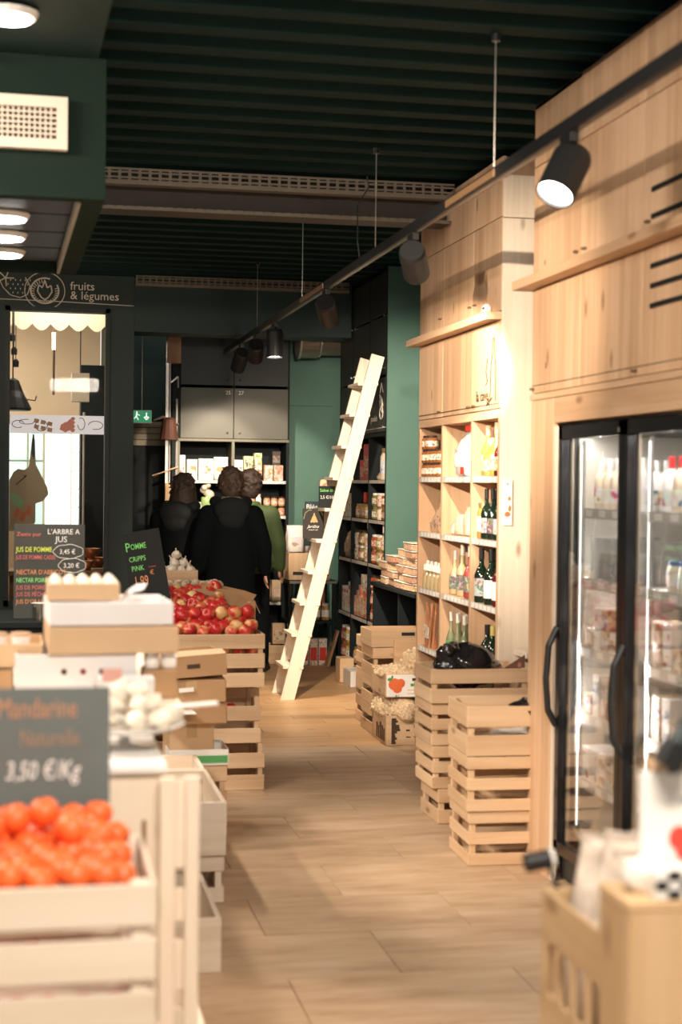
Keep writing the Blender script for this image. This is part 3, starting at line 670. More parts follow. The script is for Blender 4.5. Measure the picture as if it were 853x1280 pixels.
# fridge contents
MILKW = M('milky_white', (.86, .84, .82), .35)
cols = [card('dairy_a', (.84, .83, .82), (.80, .78, .74), (.52, .12, .12), 26, .60), card('dairy_b', (.85, .84, .82), (.78, .74, .66), (.10, .16, .30), 26, .60), card('dairy_c', (.80, .68, .50), (.72, .55, .36), (.42, .20, .10), 30, .55), MILKW]
nm = {0: 'top', 1: 'second', 2: 'third', 3: 'fourth', 4: 'fifth'}
dn = ('left', 'middle', 'right')
for di, (ya, yb) in enumerate(((6.07, 5.52), (5.37, 4.80))):
    for k, z in enumerate(shz):
        lab = f'behind {("left", "right")[di]} fridge door, {nm[k]} shelf'; g = f'chilled goods {lab}'
        if k == 0:
            for i in range(6):
                y = ya - .05 - i * .088
                gm = MILKW if (di == 1 and i % 2 == 0) or i > 2 else M('cloudy_bottle', (.66, .55, .42), .2)
                o = bottle(f'small pale drink bottle {lab}', g, (2.292, y, z), .032, .20, gm, M('red_cap', (.65, .04, .04), .4) if di else WHITE, cols[i % 2], neck=.6)
                o2 = bottle(f'small pale drink bottle {lab}', g, (2.375, y - .02, z), .032, .19, gm, WHITE, cols[i % 3], neck=.6)
        elif k == 1:
            if di == 0:
                t = thing('clear_rack', f'clear plastic box rack of small cups {lab}', 'rack', (2.255, 5.80, z)); b = MB(); b.box(-.0, .30, -.24, .24, 0, .004); b.box(-.002, .0, -.24, .24, 0, .17); b.box(0, .3, .236, .24, 0, .17); b.box(0, .3, -.24, -.236, 0, .17); b.build('walls', glassmat('acrylic', (.96, .96, .96), .10, .05, .18), t)
            for i in range(5):
                y = ya - .09 - i * .092
                jar(f'white lidded glass pot {lab}', g, (2.30, y, z), .034, .11, M('cream_pot', (.70, .62, .50), .25), WHITE if di == 0 else M('blue_lid', (.10, .16, .35), .4), cols[i % 2])
                jar(f'white lidded glass pot {lab}', g, (2.385, y, z), .034, .11, M('cream_pot', 0), WHITE, cols[(i + 1) % 2])
        elif k in (2, 3):
            for i in range(6):
                y = ya - .05 - i * .09
                for lv in range(2 if (i + di) % 3 else 1):
                    carton(f'small white chilled carton pack {lab}', g, (2.292, y, z + lv * .085), (.075, .10, .083), MILKW if i % 2 else cols[2], cols[(i + k) % 3], -PI / 2)
        else:
            for i in range(6):
                y = ya - .05 - i * .09
                for lv in range(2): carton(f'pale chilled food tray {lab}', g, (2.292, y, z + lv * .07), (.08, .11, .068), cols[2] if i > 2 else MILKW, cols[(i) % 3], -PI / 2)
for i, (x, y, c_) in enumerate(((2.42, 5.95, (.62, .50, .22)), (2.36, 5.78, (.50, .40, .22)), (2.36, 5.62, (.70, .28, .10)), (2.36, 5.2, (.6, .3, .12)), (2.36, 5.0, (.6, .5, .2)))):
    bottle('juice bottle standing on the fridge floor, ' + ('far left', 'second from left', 'orange, beside the door bar', 'behind the right door', 'far right behind the right door')[i], 'juice bottles on the fridge floor', (x, y, .216), .034, .17, M('juice_%d' % i, c_, .15), WHITE, M('juice_label_%d' % i, tuple(min(1, q * 1.3) for q in c_), .5), neck=.7)

# ================================================================ PINE SHELF UNIT
XS = 2.37
wu = thing('pine_shelf_unit', 'tall open pine shelf unit with cupboards above, filled with bottles', 'shelf unit', (0, 0, 0))
YN, YFAR = 7.70, 9.40; DX = .40
posts = [7.715, 8.215, 8.84, 9.385]
for y in posts[:]: b2('upright', PZ, wu, XS, XS + DX, y - .016, y + .016, 0, 2.0)
b2('back_panel', PZ, wu, XS + DX, XS + DX + .015, YN, YFAR, 0, 2.0)
tops = (1.70, 1.365, 1.02, .665, .12)
for i in range(3):
    ya, yb = posts[i] + .017, posts[i + 1] - .017
    for z in tops:
        s_ = b2('shelf', 'pine', wu, XS + .012, XS + DX - .002, ya, yb, z - .034, z)
        bx('price_rail', RAIL, s_, (-(DX - .014) / 2 - .006, 0, 0), (.010, yb - ya, .034), bev=0)
        b_ = MB()
        for j in range(int((yb - ya) / .075)): b_.box(-.0128, -.0115, -(yb - ya) / 2 + .02 + .075 * j, -(yb - ya) / 2 + .07 + .075 * j, -.012, .012)
        b_.build('price_ticket', PAPER, s_, (-(DX - .014) / 2, 0, 0))['kind'] = 'stuff'
    b_ = MB()
    for zz in range(22):
        for xx in (.07, .32): b_.ball((XS + xx, yb + .0172, .5 + zz * .065), (.004, .0015, .004), 1)
    o = b_.build('peg_hole', M('peg_dark', (.14, .07, .03), .9), wu); o['kind'] = 'stuff'
b2('header_board', PY, wu, XS, XS + DX, YN, YFAR, 2.0, 2.045)
dz = [(2.05, 2.50), (2.55, 3.03)]
for i in range(3):
    ya, yb = (YN, posts[1], posts[2], YFAR)[i], (YN, posts[1], posts[2], YFAR)[i + 1]
    for k, (z0, z1) in enumerate(dz):
        d_ = b2('cupboard_door', PZ, wu, XS, XS + .02, ya + .002, yb - .002, z0, z1)
        sgn = (1, -1, -1)[i]
        bx('knob', M('dark_knob', 0), d_, (-.018, sgn * ((yb - ya) / 2 - .05), -(z1 - z0) / 2 + (.03 if k == 0 else .075)), (.018, .028, .010))
    b2('top_panel', PZ, wu, XS, XS + .02, ya + .002, yb - .002, 3.034, 3.34)
cb = MB(); cb.box(XS + .02, XS + DX, YN + .02, YFAR - .01, 2.045, 3.34); cb.build('cupboard_body', PZ, wu)
b2('ledge_shelf', pine('y', 'pine'), wu, XS - .075, XS + .3, YN + .005, YFAR + .05, 2.505, 2.545)
# side panel facing the shop entrance
PP = pine('z', 'pale', True)
for x0, x1 in ((XS + .001, 2.555), (2.558, 3.2)):
    b2('side_board', PP, wu, x0, x1, YN - .022, YN - .001, 0, 3.02); b2('side_board', PP, wu, x0, x1, YN - .022, YN - .001, 3.024, 3.24)
lg = [(XS - .002, 9.39, 2.075), (XS - .002, 7.72, 2.075)]
line('drawn_line', lg, .0022, INK, wu)
text('lettering', 'la cave', .085, INK, wu, (XS - .003, 8.13, 2.10), (PI / 2, 0, -PI / 2))
b = MB()
b.tube([(XS - .003, 7.87, 2.09), (XS - .003, 7.86, 2.28), (XS - .003, 7.835, 2.33), (XS - .003, 7.83, 2.42), (XS - .003, 7.805, 2.42), (XS - .003, 7.80, 2.33), (XS - .003, 7.775, 2.28), (XS - .003, 7.77, 2.09)], .0025, 4)
b.tube([(XS - .003, 7.95, 2.18), (XS - .003, 7.92, 2.2), (XS - .003, 7.95, 2.25), (XS - .003, 7.92, 2.32)], .0025, 4)
b.tube([(XS - .003, 7.93, 2.07), (XS - .003, 7.83, 2.11)], .003, 4); b.tube(arc(0, 0, .02, .02, 0, 6.28, 10)[:0] or [(XS - .003, 7.93, 2.07), (XS - .003, 7.90, 2.11), (XS - .003, 7.88, 2.07)], .0025, 4)
b.build('bottle_drawing', INK, wu)
t = thing('paper_notice', 'pale hanging paper strip with orange print on the pine side panel', 'notice', (2.405, 7.665, 1.455))
bx('sheet', PAPER, t, (0, 0, .11), (.052, .003, .235), bev=0)
fl_ = MB(); fl_.ball((.0, -.003, .05), (.018, .002, .015), 1); fl_.ball((.012, -.003, .08), (.009, .002, .018), 1); fl_.ball((.010, -.003, .13), (.009, .002, .012), 1); fl_.build('orange_print', M('orange_print', 0), t)
bx('ticket_head', M('grey_ticket', (.35, .33, .30), .6), t, (0, -.002, .205), (.012, .002, .012), bev=0)
t = thing('egg_cup', 'small white round gadget with black dot on the pine ledge', 'ornament', (XS - .03, 7.86, 2.546))
b = MB(); b.lathe([(.012, 0), (.024, .012), (.026, .035), (.012, .05)], 12); b.build('body', WHITE, t, smooth=True); b = MB(); b.ball((-.02, -.012, .028), .009, 1); b.build('dark_eye', BLACK, t)
# --- contents. colours
G = 'goods on the pine unit'
OILY = M('golden_oil', (.48, .26, .07), .08, coat=.4); CLEAR = M('clear_syrup', (.46, .36, .20), .08, coat=.4); PINKS = M('rose_syrup', (.30, .05, .05), .08, coat=.4); DARKR = M('dark_red_bottle', (.10, .012, .014), .08, coat=.4)
DKG = M('dark_green_glass', (.010, .022, .012), .08, coat=.5)
xf = XS + .052
def row(z, y0, n, dy, fn, dx=0.0): [fn(i, (xf + dx * (i % 2), y0 - i * dy, z)) for i in range(n)]
# top row: jars stack (far), white bag (middle), bottles (near)
for lv in range(3):
    for i in range(5 if lv < 2 else 2):
        jar('squat brown jar with cream label, %s layer, top pine shelf' % ('bottom', 'middle', 'top')[lv], 'brown jars on the top pine shelf', (xf - .02 + .0 * i, 9.28 - i * .085, 1.701 + lv * .083), .040, .082, M('chestnut', (.30, .12, .04), .2), M('brown_lid', (.05, .025, .02), .4), card('cream_label', (.82, .74, .62), (.78, .68, .54), (.35, .15, .06), 60, .6))
b_ = bag('large white bag with red top on the top pine shelf', None, (xf + .01, 8.40, 1.701), (.26, .17, .25), M('glossy_white_bag', (.86, .83, .80), .3, bump=.3, vscale=18), card('faint_print', (.84, .80, .76), (.82, .76, .72), (.70, .30, .22), 18, .64), (0, 0, -PI / 2))
bx('red_top', M('red_print', 0), b_, (.02, 0, .268), (.13, .07, .03)); bx('red_corner', M('red_print', 0), b_, (.08, -.085, .03), (.05, .006, .04))
for i, (y, gl, r, h, nn) in enumerate(((8.07, OILY, .038, .27, 'tall golden bottle, far one'), (7.99, OILY, .052, .20, 'wide round golden flask'), (7.91, OILY, .036, .28, 'tall golden bottle, near one'), (7.84, DARKR, .036, .24, 'dark red bottle'), (7.77, DARKR, .033, .22, 'second dark red bottle'))):
    bottle(nn + ' on the top right pine shelf', 'oil and vinegar bottles on the top pine shelf', (xf, y, 1.701), r, h, gl, M('cork', (.55, .40, .25), .7), card('oil_label', (.80, .70, .5), (.62, .45, .25), (.30, .15, .05), 50), neck=.5)
# second row
for i in range(4):
    bag('small brown paper sachet of biscuits at the far end of the second pine shelf', 'sachets on the second pine shelf', (xf, 9.16 - i * .075, 1.366), (.10, .05, .10 + .035 * i), M('pale_sachet', (.62, .42, .26), .5, bump=.3), card('sachet_print', (.75, .60, .45), (.6, .4, .25), (.3, .1, .05), 50), (0, 0, -PI / 2))
for i in range(7):
    bag('clear packet of pale biscuits lying on the middle of the second pine shelf', 'biscuit packets on the second pine shelf', (xf + .03 * (i % 2), 8.70 - i * .07, 1.37), (.13, .06, .07 + .022 * i), M('biscuit_bag', (.74, .60, .42), .3, bump=.5, var=.2, vscale=30), None, (0, 0, -PI / 2 + rnd.uniform(-.3, .3)))
bag('tall white paper bag behind the biscuit packets', None, (xf + .10, 8.32, 1.366), (.16, .09, .24), M('glossy_white_bag', 0), None, (0, .0, -PI / 2))
jar('jar of golden pastilles beside the black bottles', None, (xf - .01, 8.10, 1.366), .038, .19, OILY, M('gold_lid', (.55, .40, .18), .3, metal=.7))
LB = [card('grey_label', (.55, .55, .56), (.45, .46, .48), (.12, .12, .14), 40, .6), card('red_label', (.70, .10, .06), (.60, .06, .04), (.85, .7, .6), 40, .62), PAPER, card('dark_label', (.12, .10, .09), (.10, .08, .07), (.6, .5, .4), 50, .62)]
for i in range(5):
    bottle(('dark beer bottle with grey label', 'dark beer bottle with red label', 'dark beer bottle with dark label', 'dark beer bottle, second from the side panel', 'dark beer bottle next to the side panel')[i] + ' on the second pine shelf', 'dark bottles on the second pine shelf', (xf - .02 + .035 * (i % 2), 8.02 - i * .056, 1.366), .030, .265, DKG, None, (LB[0], LB[1], LB[3], LB[1], LB[0])[i], neck=.52)
# third row
for i in range(5):
    t = bottle('small clear sauce bottle leaning at the far end of the third pine shelf', 'small clear bottles on the third pine shelf', (xf - .03, 9.25 - i * .09, 1.022), .026, .17, CLEAR, WHITE, PAPER, neck=.45, labz=(.7, .86)); t.rotation_euler = (.28, 0, 0)
for i, (y, gl, h) in enumerate(((8.70, CLEAR, .25), (8.63, CLEAR, .28), (8.55, CLEAR, .29), (8.46, CLEAR, .27), (8.40, PINKS, .29), (8.33, PINKS, .27))):
    bottle(('clear lemonade bottle farthest left', 'clear lemonade bottle, second', 'clear lemonade bottle, third', 'clear lemonade bottle, fourth', 'rose red lemonade bottle, taller', 'rose red lemonade bottle, nearest')[i] + ', middle of third pine shelf', 'lemonade bottles on the third pine shelf', (xf + .03 * (i % 2), y, 1.021), .034, h, gl, M('swing_cap', (.66, .62, .55), .4), card('floral_label', (.75, .70, .6), (.12, .16, .08), (.06, .04, .03), 60, .5), neck=.45, slim=.3)
for i, y in enumerate((8.10, 8.02, 7.92, 7.84, 7.77)):
    bottle(('wine bottle farthest left', 'wine bottle with cream label', 'wine bottle with large white label in front', 'red wine bottle with pale label', 'wine bottle beside the side panel')[i] + ' on the right of the third pine shelf', 'wine bottles on the third pine shelf', (xf + .05 * (i % 2) - .02, y, 1.021), .039, .29, DKG if i < 3 else DARKR, None, (LB[0], card('cream_label', 0, 0, 0), PAPER, card('cream_label', 0, 0, 0), LB[2])[i], neck=.5, labz=(.12, .45))
# fourth row
t = thing('pasta_packet', 'tall clear packet of spaghetti with cream label on the fourth pine shelf', 'packet', (xf - .03, 9.10, .667))
b = MB()
for i in range(14): b.rod((rnd.uniform(-.03, .03), -.055 + .008 * i, 0), (rnd.uniform(-.03, .03), -.06 + .0085 * i + rnd.uniform(-.01, .01), .27), .005, 5)
b.build('spaghetti', M('red_pasta', (.48, .20, .09), .5, var=.3), t); bx('label_band', card('cream_label', 0, 0, 0), t, (-.035, 0, .10), (.003, .115, .075), bev=0)
for i in range(6):
    bottle('small green-labelled clear bottle on the fourth pine shelf', 'green-labelled bottles on the fourth pine shelf', (xf - .02 + .03 * (i % 2), 8.70 - i * .07, .667), .029, .25, M('grey_green_glass', (.20, .22, .12), .08, coat=.4), M('swing_cap', 0), GREENP, neck=.40, labz=(.12, .36))
for i, (y, c_) in enumerate(((8.04, M('black_foil', 0)), (7.94, M('gold_foil', (.50, .42, .12), .4)), (7.80, M('orange_foil', (.70, .22, .08), .4)))):
    bottle(('dark wine bottle with black capsule', 'dark wine bottle with gold capsule', 'dark wine bottle with orange capsule')[i] + ' on the fourth pine shelf', 'wine bottles on the fourth pine shelf', (xf, y, .667), .040, (.235, .235, .24)[i], DKG, c_, LB[3], neck=.5)

# ================================================================ LOW BLACK SHELF + TUBS
lb = thing('low_black_shelf', 'low black shelf between the pine and black units with nut tubs on top', 'shelf', (0, 0, 0))
b2('top_board', BLACKW, lb, 2.62, 3.2, 10.45, 11.88, .865, .895); b2('bottom_board', BLACKW, lb, 2.62, 3.2, 10.45, 11.88, .08, .11); b2('upright', BLACKW, lb, 2.64, 3.2, 11.84, 11.87, 0, .865); b2('upright', BLACKW, lb, 2.64, 3.2, 11.0, 11.03, 0, .865); b2('upright', BLACKW, lb, 2.64, 3.2, 10.46, 10.49, 0, .865); b2('back_panel', BLACKW, lb, 3.17, 3.2, 10.45, 11.87, .1, .865)
for i in range(7):
    jar('small jar of seeds inside the low black shelf', 'jars in the low black shelf', (2.72, 10.92 - i * .12, .111), .045, .12 + .03 * (i % 3), M('jar_preserve', (.28, .13, .05), .15, var=.4, vscale=40, rndv=.3))
MIX = [card('nut_mix', (.50, .28, .12), (.36, .17, .06), (.70, .50, .28), 90, .5), card('nut_mix_b', (.58, .36, .18), (.42, .22, .10), (.30, .10, .06), 80, .55), card('nut_mix_c', (.66, .50, .30), (.50, .32, .16), (.35, .16, .08), 90, .52)]
for (y0, n) in ((11.55, 3), (11.27, 4), (10.99, 5), (10.70, 6)):
    for lv in range(n):
        tub('nut tub, ' + ('bottom of its stack', 'second in its stack', 'third in its stack', 'fourth in its stack', 'fifth in its stack', 'top of the tallest stack')[lv] + ' (' + {11.55: 'farthest', 11.27: 'second', 10.99: 'third', 10.7: 'nearest'}[y0] + ' stack) on the low black shelf', 'nut tubs on the low black shelf', (2.71 + rnd.uniform(-.015, .015), y0 + rnd.uniform(-.02, .02), .896 + lv * .058), (.14, .25, .057), MIX[(lv + n) % 3], rz=rnd.uniform(-.08, .08))

# ================================================================ BLACK SHELF UNIT (far right)
XB = 2.75
bu = thing('black_shelf_unit', 'tall black shelf unit full of jars and packets behind the ladder', 'shelf unit', (0, 0, 0))
pb = [11.965, 12.575, 13.255, 13.80]
for y in pb: b2('upright', BLACKW, bu, XB, 3.2, y - .014, y + .014, 0, 3.34)
b2('back_panel', BLACKW, bu, 3.18, 3.2, 11.95, 13.81, 0, 3.34)
b2('side_panel', M('teal_side_panel', (.085, .19, .155), .55, var=.05, vscale=3), bu, XB, 3.25, 11.925, 11.95, 0, 3.36)
tb = (1.685, 1.36, 1.00, .52, .10)
for i in range(3):
    ya, yb = pb[i] + .015, pb[i + 1] - .015
    for z in tb:
        s_ = b2('shelf', BLACKW, bu, XB + .012, 3.18, ya, yb, z - .028, z)
        bx('price_rail', RAIL, s_, (-.209 - .006, 0, .0), (.008, yb - ya, .026), bev=0)
    for z0, z1 in ((2.07, 2.50), (2.52, 2.98), (3.0, 3.33)):
        d_ = b2('cupboard_door', M('black_door', (.028, .034, .032), .45), bu, XB, XB + .02, ya - .012, yb + .012, z0, z1)
        bx('knob', CHROME, d_, (-.018, (.24 if i % 2 else -.24), -.18), (.014, .014, .014))
b2('header_board', BLACKW, bu, XB, 3.18, 11.95, 13.81, 2.035, 2.065)
line('drawn_line', [(XB - .002, 11.97, 2.10), (XB - .002, 13.2, 2.10)], .003, LINEP, bu)
b = MB()
for k in range(3): b.tube([(XB - .003, 12.12 + .06 * math.sin(a_ / 12 * 2 * PI + k), 2.22 + .05 * k + .05 * math.cos(a_ / 12 * 2 * PI)) for a_ in range(13)], .0035, 4)
b.tube([(XB - .003, 12.06, 2.38), (XB - .003, 12.12, 2.46), (XB - .003, 12.16, 2.38)], .0035, 4); b.build('line_drawing', LINEP, bu)
text('lettering', 'produits', .07, LINEP, bu, (XB - .003, 12.50, 2.16), (PI / 2, 0, -PI / 2), shear=.2)
bcol = lambda i: ('near', 'middle', 'far')[i]
xb = XB + .058
PRES = [M('preserve_red', (.35, .08, .04), .15, var=.4, vscale=30), M('preserve_olive', (.20, .18, .06), .15, var=.4, vscale=30), M('preserve_gold', (.48, .28, .10), .15, var=.4, vscale=30), M('cream_pot', (.70, .62, .50), .25)]
LIDS = [M('gold_lid', (.55, .40, .18), .3, metal=.7), WHITE, M('brown_lid', (.05, .025, .02), .4), M('red_lid', (.55, .04, .03), .4)]
LBS = [card('jar_label_a', (.80, .72, .60), (.70, .55, .40), (.55, .10, .05), 60, .58), card('jar_label_b', (.80, .76, .66), (.66, .60, .45), (.10, .20, .10), 60, .58), card('jar_label_c', (.55, .30, .16), (.45, .2, .1), (.85, .75, .6), 60, .6)]
def jars(lbl, grp, ytop, n, levels, z, r, h, pi_, li, la, dy=None, x=0.):
    for lv in range(levels):
        for i in range(n if lv < levels - 1 or n < 3 else n - 1):
            jar(lbl + (', upper layer' if lv else ', bottom layer') if levels > 1 else lbl, grp, (xb + x + .012 * (i % 2), ytop - i * (dy or 2 * r + .012), z + .001 + lv * (h + .004)), r, h, PRES[(pi_ + i) % 4 if pi_ < 4 else 2], LIDS[(li + lv) % 4], LBS[(la + i) % 3])
# row 1 (top)
carton('red carton, lower wide one, on the top black shelf', 'red cartons on the top black shelf', (xb + .04, 13.02, 1.686), (.26, .10, .17), RED, card('red_photo', (.75, .20, .12), (.6, .06, .03), (.85, .7, .5), 40, .55), -PI / 2)
carton('plain red tapering carton, tallest, on the top black shelf', 'red cartons on the top black shelf', (xb + .02, 12.76, 1.686), (.22, .12, .30), RED, card('red_photo', 0, 0, 0), -PI / 2)
jar('tall jar with gold lid and blue-white label on the top near black shelf', None, (xb, 12.13, 1.686), .06, .25, PRES[3], LIDS[0], card('blue_label', (.75, .76, .78), (.6, .62, .68), (.15, .2, .4), 40, .62))
for i in range(4): bag('small sachet lying in front of the tall jar on the top near black shelf', 'sachets on the top near black shelf', (xb + .02 * (i % 2), 12.36 - .07 * i, 1.686), (.12, .05, .06 + .02 * i), M('pale_sachet', 0), LBS[0], (0, 0, -PI / 2))
# row 2
for i in range(3): carton('pale carton with a red lozenge on the second far black shelf', 'pale cartons on the second far black shelf', (xb, 13.66 - i * .13, 1.361), (.12, .08, .21), card('pale_card', (.70, .66, .54), (.66, .60, .48), (.55, .2, .1), 12, .66), card('lozenge', (.72, .66, .52), (.68, .6, .46), (.50, .05, .03), 22, .58), -PI / 2)
jars('cream-filled jar with gold lid on the second middle black shelf', 'cream jars on the second middle black shelf', 13.15, 6, 1, 1.361, .042, .12, 7, 0, 0); jars('cream-filled jar behind the front row on the second middle black shelf', 'cream jars on the second middle black shelf', 13.1, 5, 1, 1.361, .042, .13, 3, 3, 1, x=.1)
for i in range(2): bag('red ribboned little packet above the cream jars', 'red packets above the cream jars', (xb + .02, 12.98 - .36 * i, 1.49), (.06, .05, .09), M('red_ribbon', (.60, .06, .03), .5))
jars('spiced jar on the second near black shelf', 'spice jars on the second near black shelf', 12.50, 5, 2, 1.361, .043, .105, 1, 0, 1)
jar('tall clear jar standing out above the spice jars', None, (xb + .09, 12.22, 1.361), .055, .33, M('grey_contents', (.22, .18, .15), .2), LIDS[0])
# row 3
for i in range(4):
    t = bag('brown paper flour bag leaning on the third far black shelf', 'flour bags on the third far black shelf', (xb + .02, 13.68 - i * .11, 1.001), (.16, .07, .22 + .015 * i), M('kraft_bag', (.52, .38, .24), .7, bump=.3), card('flour_print', (.62, .5, .34), (.55, .42, .26), (.2, .25, .12), 30, .62), (0, 0, -PI / 2)); t.rotation_euler = (0, .0, -PI / 2); t.rotation_euler.rotate_axis('Y', -.22)
jars('green-labelled jar on the third middle black shelf', 'olive jars on the third middle black shelf', 13.16, 6, 2, 1.001, .045, .125, 3, 1, 1)
jar('tallest olive jar with gold lid on the third middle black shelf', None, (xb + .02, 12.68, 1.26), .06, .13, PRES[1], LIDS[0], LBS[1])
jars('brown preserve jar on the third near black shelf', 'brown jars on the third near black shelf', 12.50, 5, 2, 1.001, .045, .115, 0, 0, 2)
jar('amber jar topping the brown jars on the third near black shelf', None, (xb + .01, 12.10, 1.24), .05, .12, PRES[2], LIDS[0])
# row 4
for i in range(5): carton('white and red carton on the fourth far black shelf', 'white and red cartons on the fourth far black shelf', (xb, 13.70 - i * .095, .521), (.088, .07, .22 + .05 * (i > 2)), PAPER, card('crisp_print', (.84, .80, .74), (.8, .72, .62), (.60, .30, .14), 30, .6), -PI / 2, top=M('red_lid', 0))
for i in range(6): carton('brown and cream coffee carton on the fourth middle black shelf', 'coffee cartons on the fourth middle black shelf', (xb, 13.17 - i * .095, .521), (.085, .07, .17 + .05 * (i % 3)), card('coffee_pack', (.70, .5, .32), (.5, .26, .12), (.55, .08, .05), 24, .55), LBS[0], -PI / 2)
for i in range(3): carton('cream carton stacked on the coffee cartons of the fourth middle black shelf', 'stacked cream cartons on the fourth middle black shelf', (xb + .01, 12.92 - i * .12, .745), (.11, .07, .14), card('cream_label', 0, 0, 0), LBS[1], -PI / 2)
jars('red preserve jar on the fourth near black shelf', 'red jars on the fourth near black shelf', 12.50, 5, 3, .521, .047, .125, 0, 0, 0)
# row 5
jars('dim jar on the lowest far black shelf', 'jars on the lowest far black shelf', 13.70, 5, 2, .101, .045, .14, 0, 0, 2)
jars('dim jar on the lowest middle black shelf', 'jars on the lowest middle black shelf', 13.17, 5, 1, .101, .045, .14, 2, 0, 2)
# ================================================================ BACK UNIT (far wall)
YBK = 14.40
ku = thing('back_shelf_unit', 'wide dark shelf unit with two large grey-green cupboard doors at the far wall', 'shelf unit', (0, 0, 0))
OLIVE = M('olive_edge', (.16, .15, .11), .5)
for x, m_ in ((1.352, OLIVE), (1.86, OLIVE), (2.372, BLACKW)):
    b2('upright', m_, ku, x - .014, x + .014, YBK, YBK + .44, 0, 2.03); b2('upright', BLACKW, ku, x - .014, x + .014, YBK + .003, YBK + .44, 2.03, 3.34)
b2('outer_post', BLACKW, ku, 1.285, 1.335, YBK - .05, YBK + .44, 0, 3.34)
b2('back_panel', BLACKW, ku, 1.35, 2.38, YBK + .42, YBK + .44, 0, 3.34)
for z in (1.67, 1.345, 1.015, .54, .10):
    s_ = b2('shelf', BLACKW, ku, 1.36, 2.365, YBK + .01, YBK + .42, z - .026, z)
    bx('price_rail', RAIL, s_, (0, -.21, 0), (1.0, .008, .028), bev=0)
    for j in range(9): bx('price_ticket', PAPER, s_, (-.44 + .11 * j, -.2155, 0), (.07, .002, .018), bev=0)
b2('header_board', OLIVE, ku, 1.34, 2.385, YBK, YBK + .42, 2.03, 2.055)
for i, (x0, x1) in enumerate(((1.367, 1.857), (1.863, 2.37))):
    d_ = b2('cupboard_door', CABG, ku, x0, x1, YBK - .01, YBK + .01, 2.058, 2.525); sx = (.19, -.2)[i]
    b = MB(); b.ball((0, 0, 0), .013, 1); b.build('knob', CHROME, d_, (sx, -.018, -.18))
    text('number', ('25', '27')[i], .05, LINEP, d_, ((.17, -.215)[i], -.012, .175))
    d_ = b2('cupboard_door', M('dark_door', (.018, .026, .024), .5), ku, x0, x1, YBK - .01, YBK + .01, 2.55, 3.05)
    b = MB(); b.ball((0, 0, 0), .013, 1); b.build('knob', CHROME, d_, (sx, -.018, -.20))
    b2('top_panel', M('dark_door', 0), ku, x0, x1, YBK - .01, YBK + .01, 3.06, 3.33)
px = lambda x: 1.346 + (x - 222) * .00745
BR1 = card('cookie_print', (.86, .80, .70), (.84, .74, .60), (.50, .24, .08), 17, .57)
BR2 = card('lime_print', (.84, .82, .66), (.70, .68, .34), (.18, .22, .06), 26, .55)
BR3 = card('date_print', (.55, .20, .10), (.62, .30, .16), (.85, .70, .55), 26, .56)
for i, (a_, c_, yt, m_, p_, lab) in enumerate(((221, 232, 567, PAPER, BR1, 'narrow white carton with two brown biscuits, leftmost on the back shelf'), (234, 247, 572, PAPER, BR1, 'white carton with an almond picture on the back shelf'), (248.5, 267, 571, PAPER, BR1, 'wide white carton with nut pictures on the back shelf'),
        (293, 304, 572, PAPER, BR1, 'plain white carton right of the middle post on the back shelf'), (305, 317, 567, BR2, BR2, 'lime green carton with big dark letters on the back shelf'), (318, 328, 563, BR2, BR1, 'tall yellow-green carton on the back shelf'),
        (331, 342, 578, BR3, card('pale_red', (.80, .62, .5), (.75, .5, .38), (.5, .1, .05), 30), 'brown-topped short carton, left of a pair on the back shelf'), (343.5, 355, 578, BR3, card('pale_red', 0, 0, 0), 'brown-topped short carton, right of a pair on the back shelf'))):
    w_ = (c_ - a_) * .00745; o = carton(lab, None, (px((a_ + c_) / 2), YBK + .07, 1.671), (w_, .08, (598 - yt) * .0074), m_, p_)
    if i == 4: text('lettering', 'Thé', .07, INK, o, (-.035, -.042, .12))
bag('large white bag with pointed top on the back shelf', None, (px(277), YBK + .08, 1.671), (.14, .08, .215), M('matte_white_bag', (.84, .80, .75), .6, bump=.2), BR1)
carton('small dark coffee pack standing on the short cartons of the back shelf', None, (px(346.5), YBK + .08, 1.82), (.08, .07, .13), M('dark_pack', (.05, .035, .03), .3), card('grey_photo', (.35, .3, .25), (.2, .16, .12), (.05, .04, .03), 30))
for lv in range(2):
    for i in range(3):
        jar('spread jar with brown lid, %s layer at the right of the second back shelf' % ('bottom', 'top')[lv], 'spread jars on the second back shelf', (px(354 - i * 9.3), YBK + .07, 1.346 + lv * .09), .031, .086, M('hazelnut', (.55, .30, .14), .2, var=.2), LIDS[2], LBS[0])
jar('white jar between the two men on the second back shelf', None, (px(323), YBK + .07, 1.346), .04, .21, MILKW, WHITE, BR1)
for i in range(3): jar('small white pot on the second back shelf', 'white pots on the second back shelf', (px(240 + 9 * i), YBK + .06, 1.346), .03, .12, MILKW, WHITE)
jar('white mug-like pot right of the drink on the second back shelf', None, (px(271), YBK + .08, 1.346), .035, .17, MILKW, WHITE)
for i in range(4):
    carton('pink and navy packet on the third back shelf', 'pink packets on the third back shelf', (px(350 - 15 * i), YBK + .07, 1.016), (.095, .06, .185), M('pink_pack', (.75, .16, .12), .5), card('navy_print', (.14, .10, .22), (.2, .1, .2), (.8, .3, .2), 26, .6))
for i in range(5):
    o = bag('kraft paper bag of biscuits with pale print on the fourth back shelf', 'kraft bags on the fourth back shelf', (px(349 - 13.5 * i), YBK + .08, .541), (.095, .08, .20), M('kraft_bag', (.52, .38, .24), .7, bump=.3), card('oat_print', (.80, .68, .52), (.72, .52, .34), (.45, .14, .06), 24, .57))
t = thing('milkshake_glass', 'green drink glass with whipped cream and pink straw on the back shelf', 'drink', (px(259), YBK + .06, 1.346))
b = MB(); b.lathe([(.035, 0), (.05, .01), (.05, .165), (.045, .17)], 14); b.build('glass_body', M('lime_drink', (.40, .58, .22), .2), t, smooth=True)
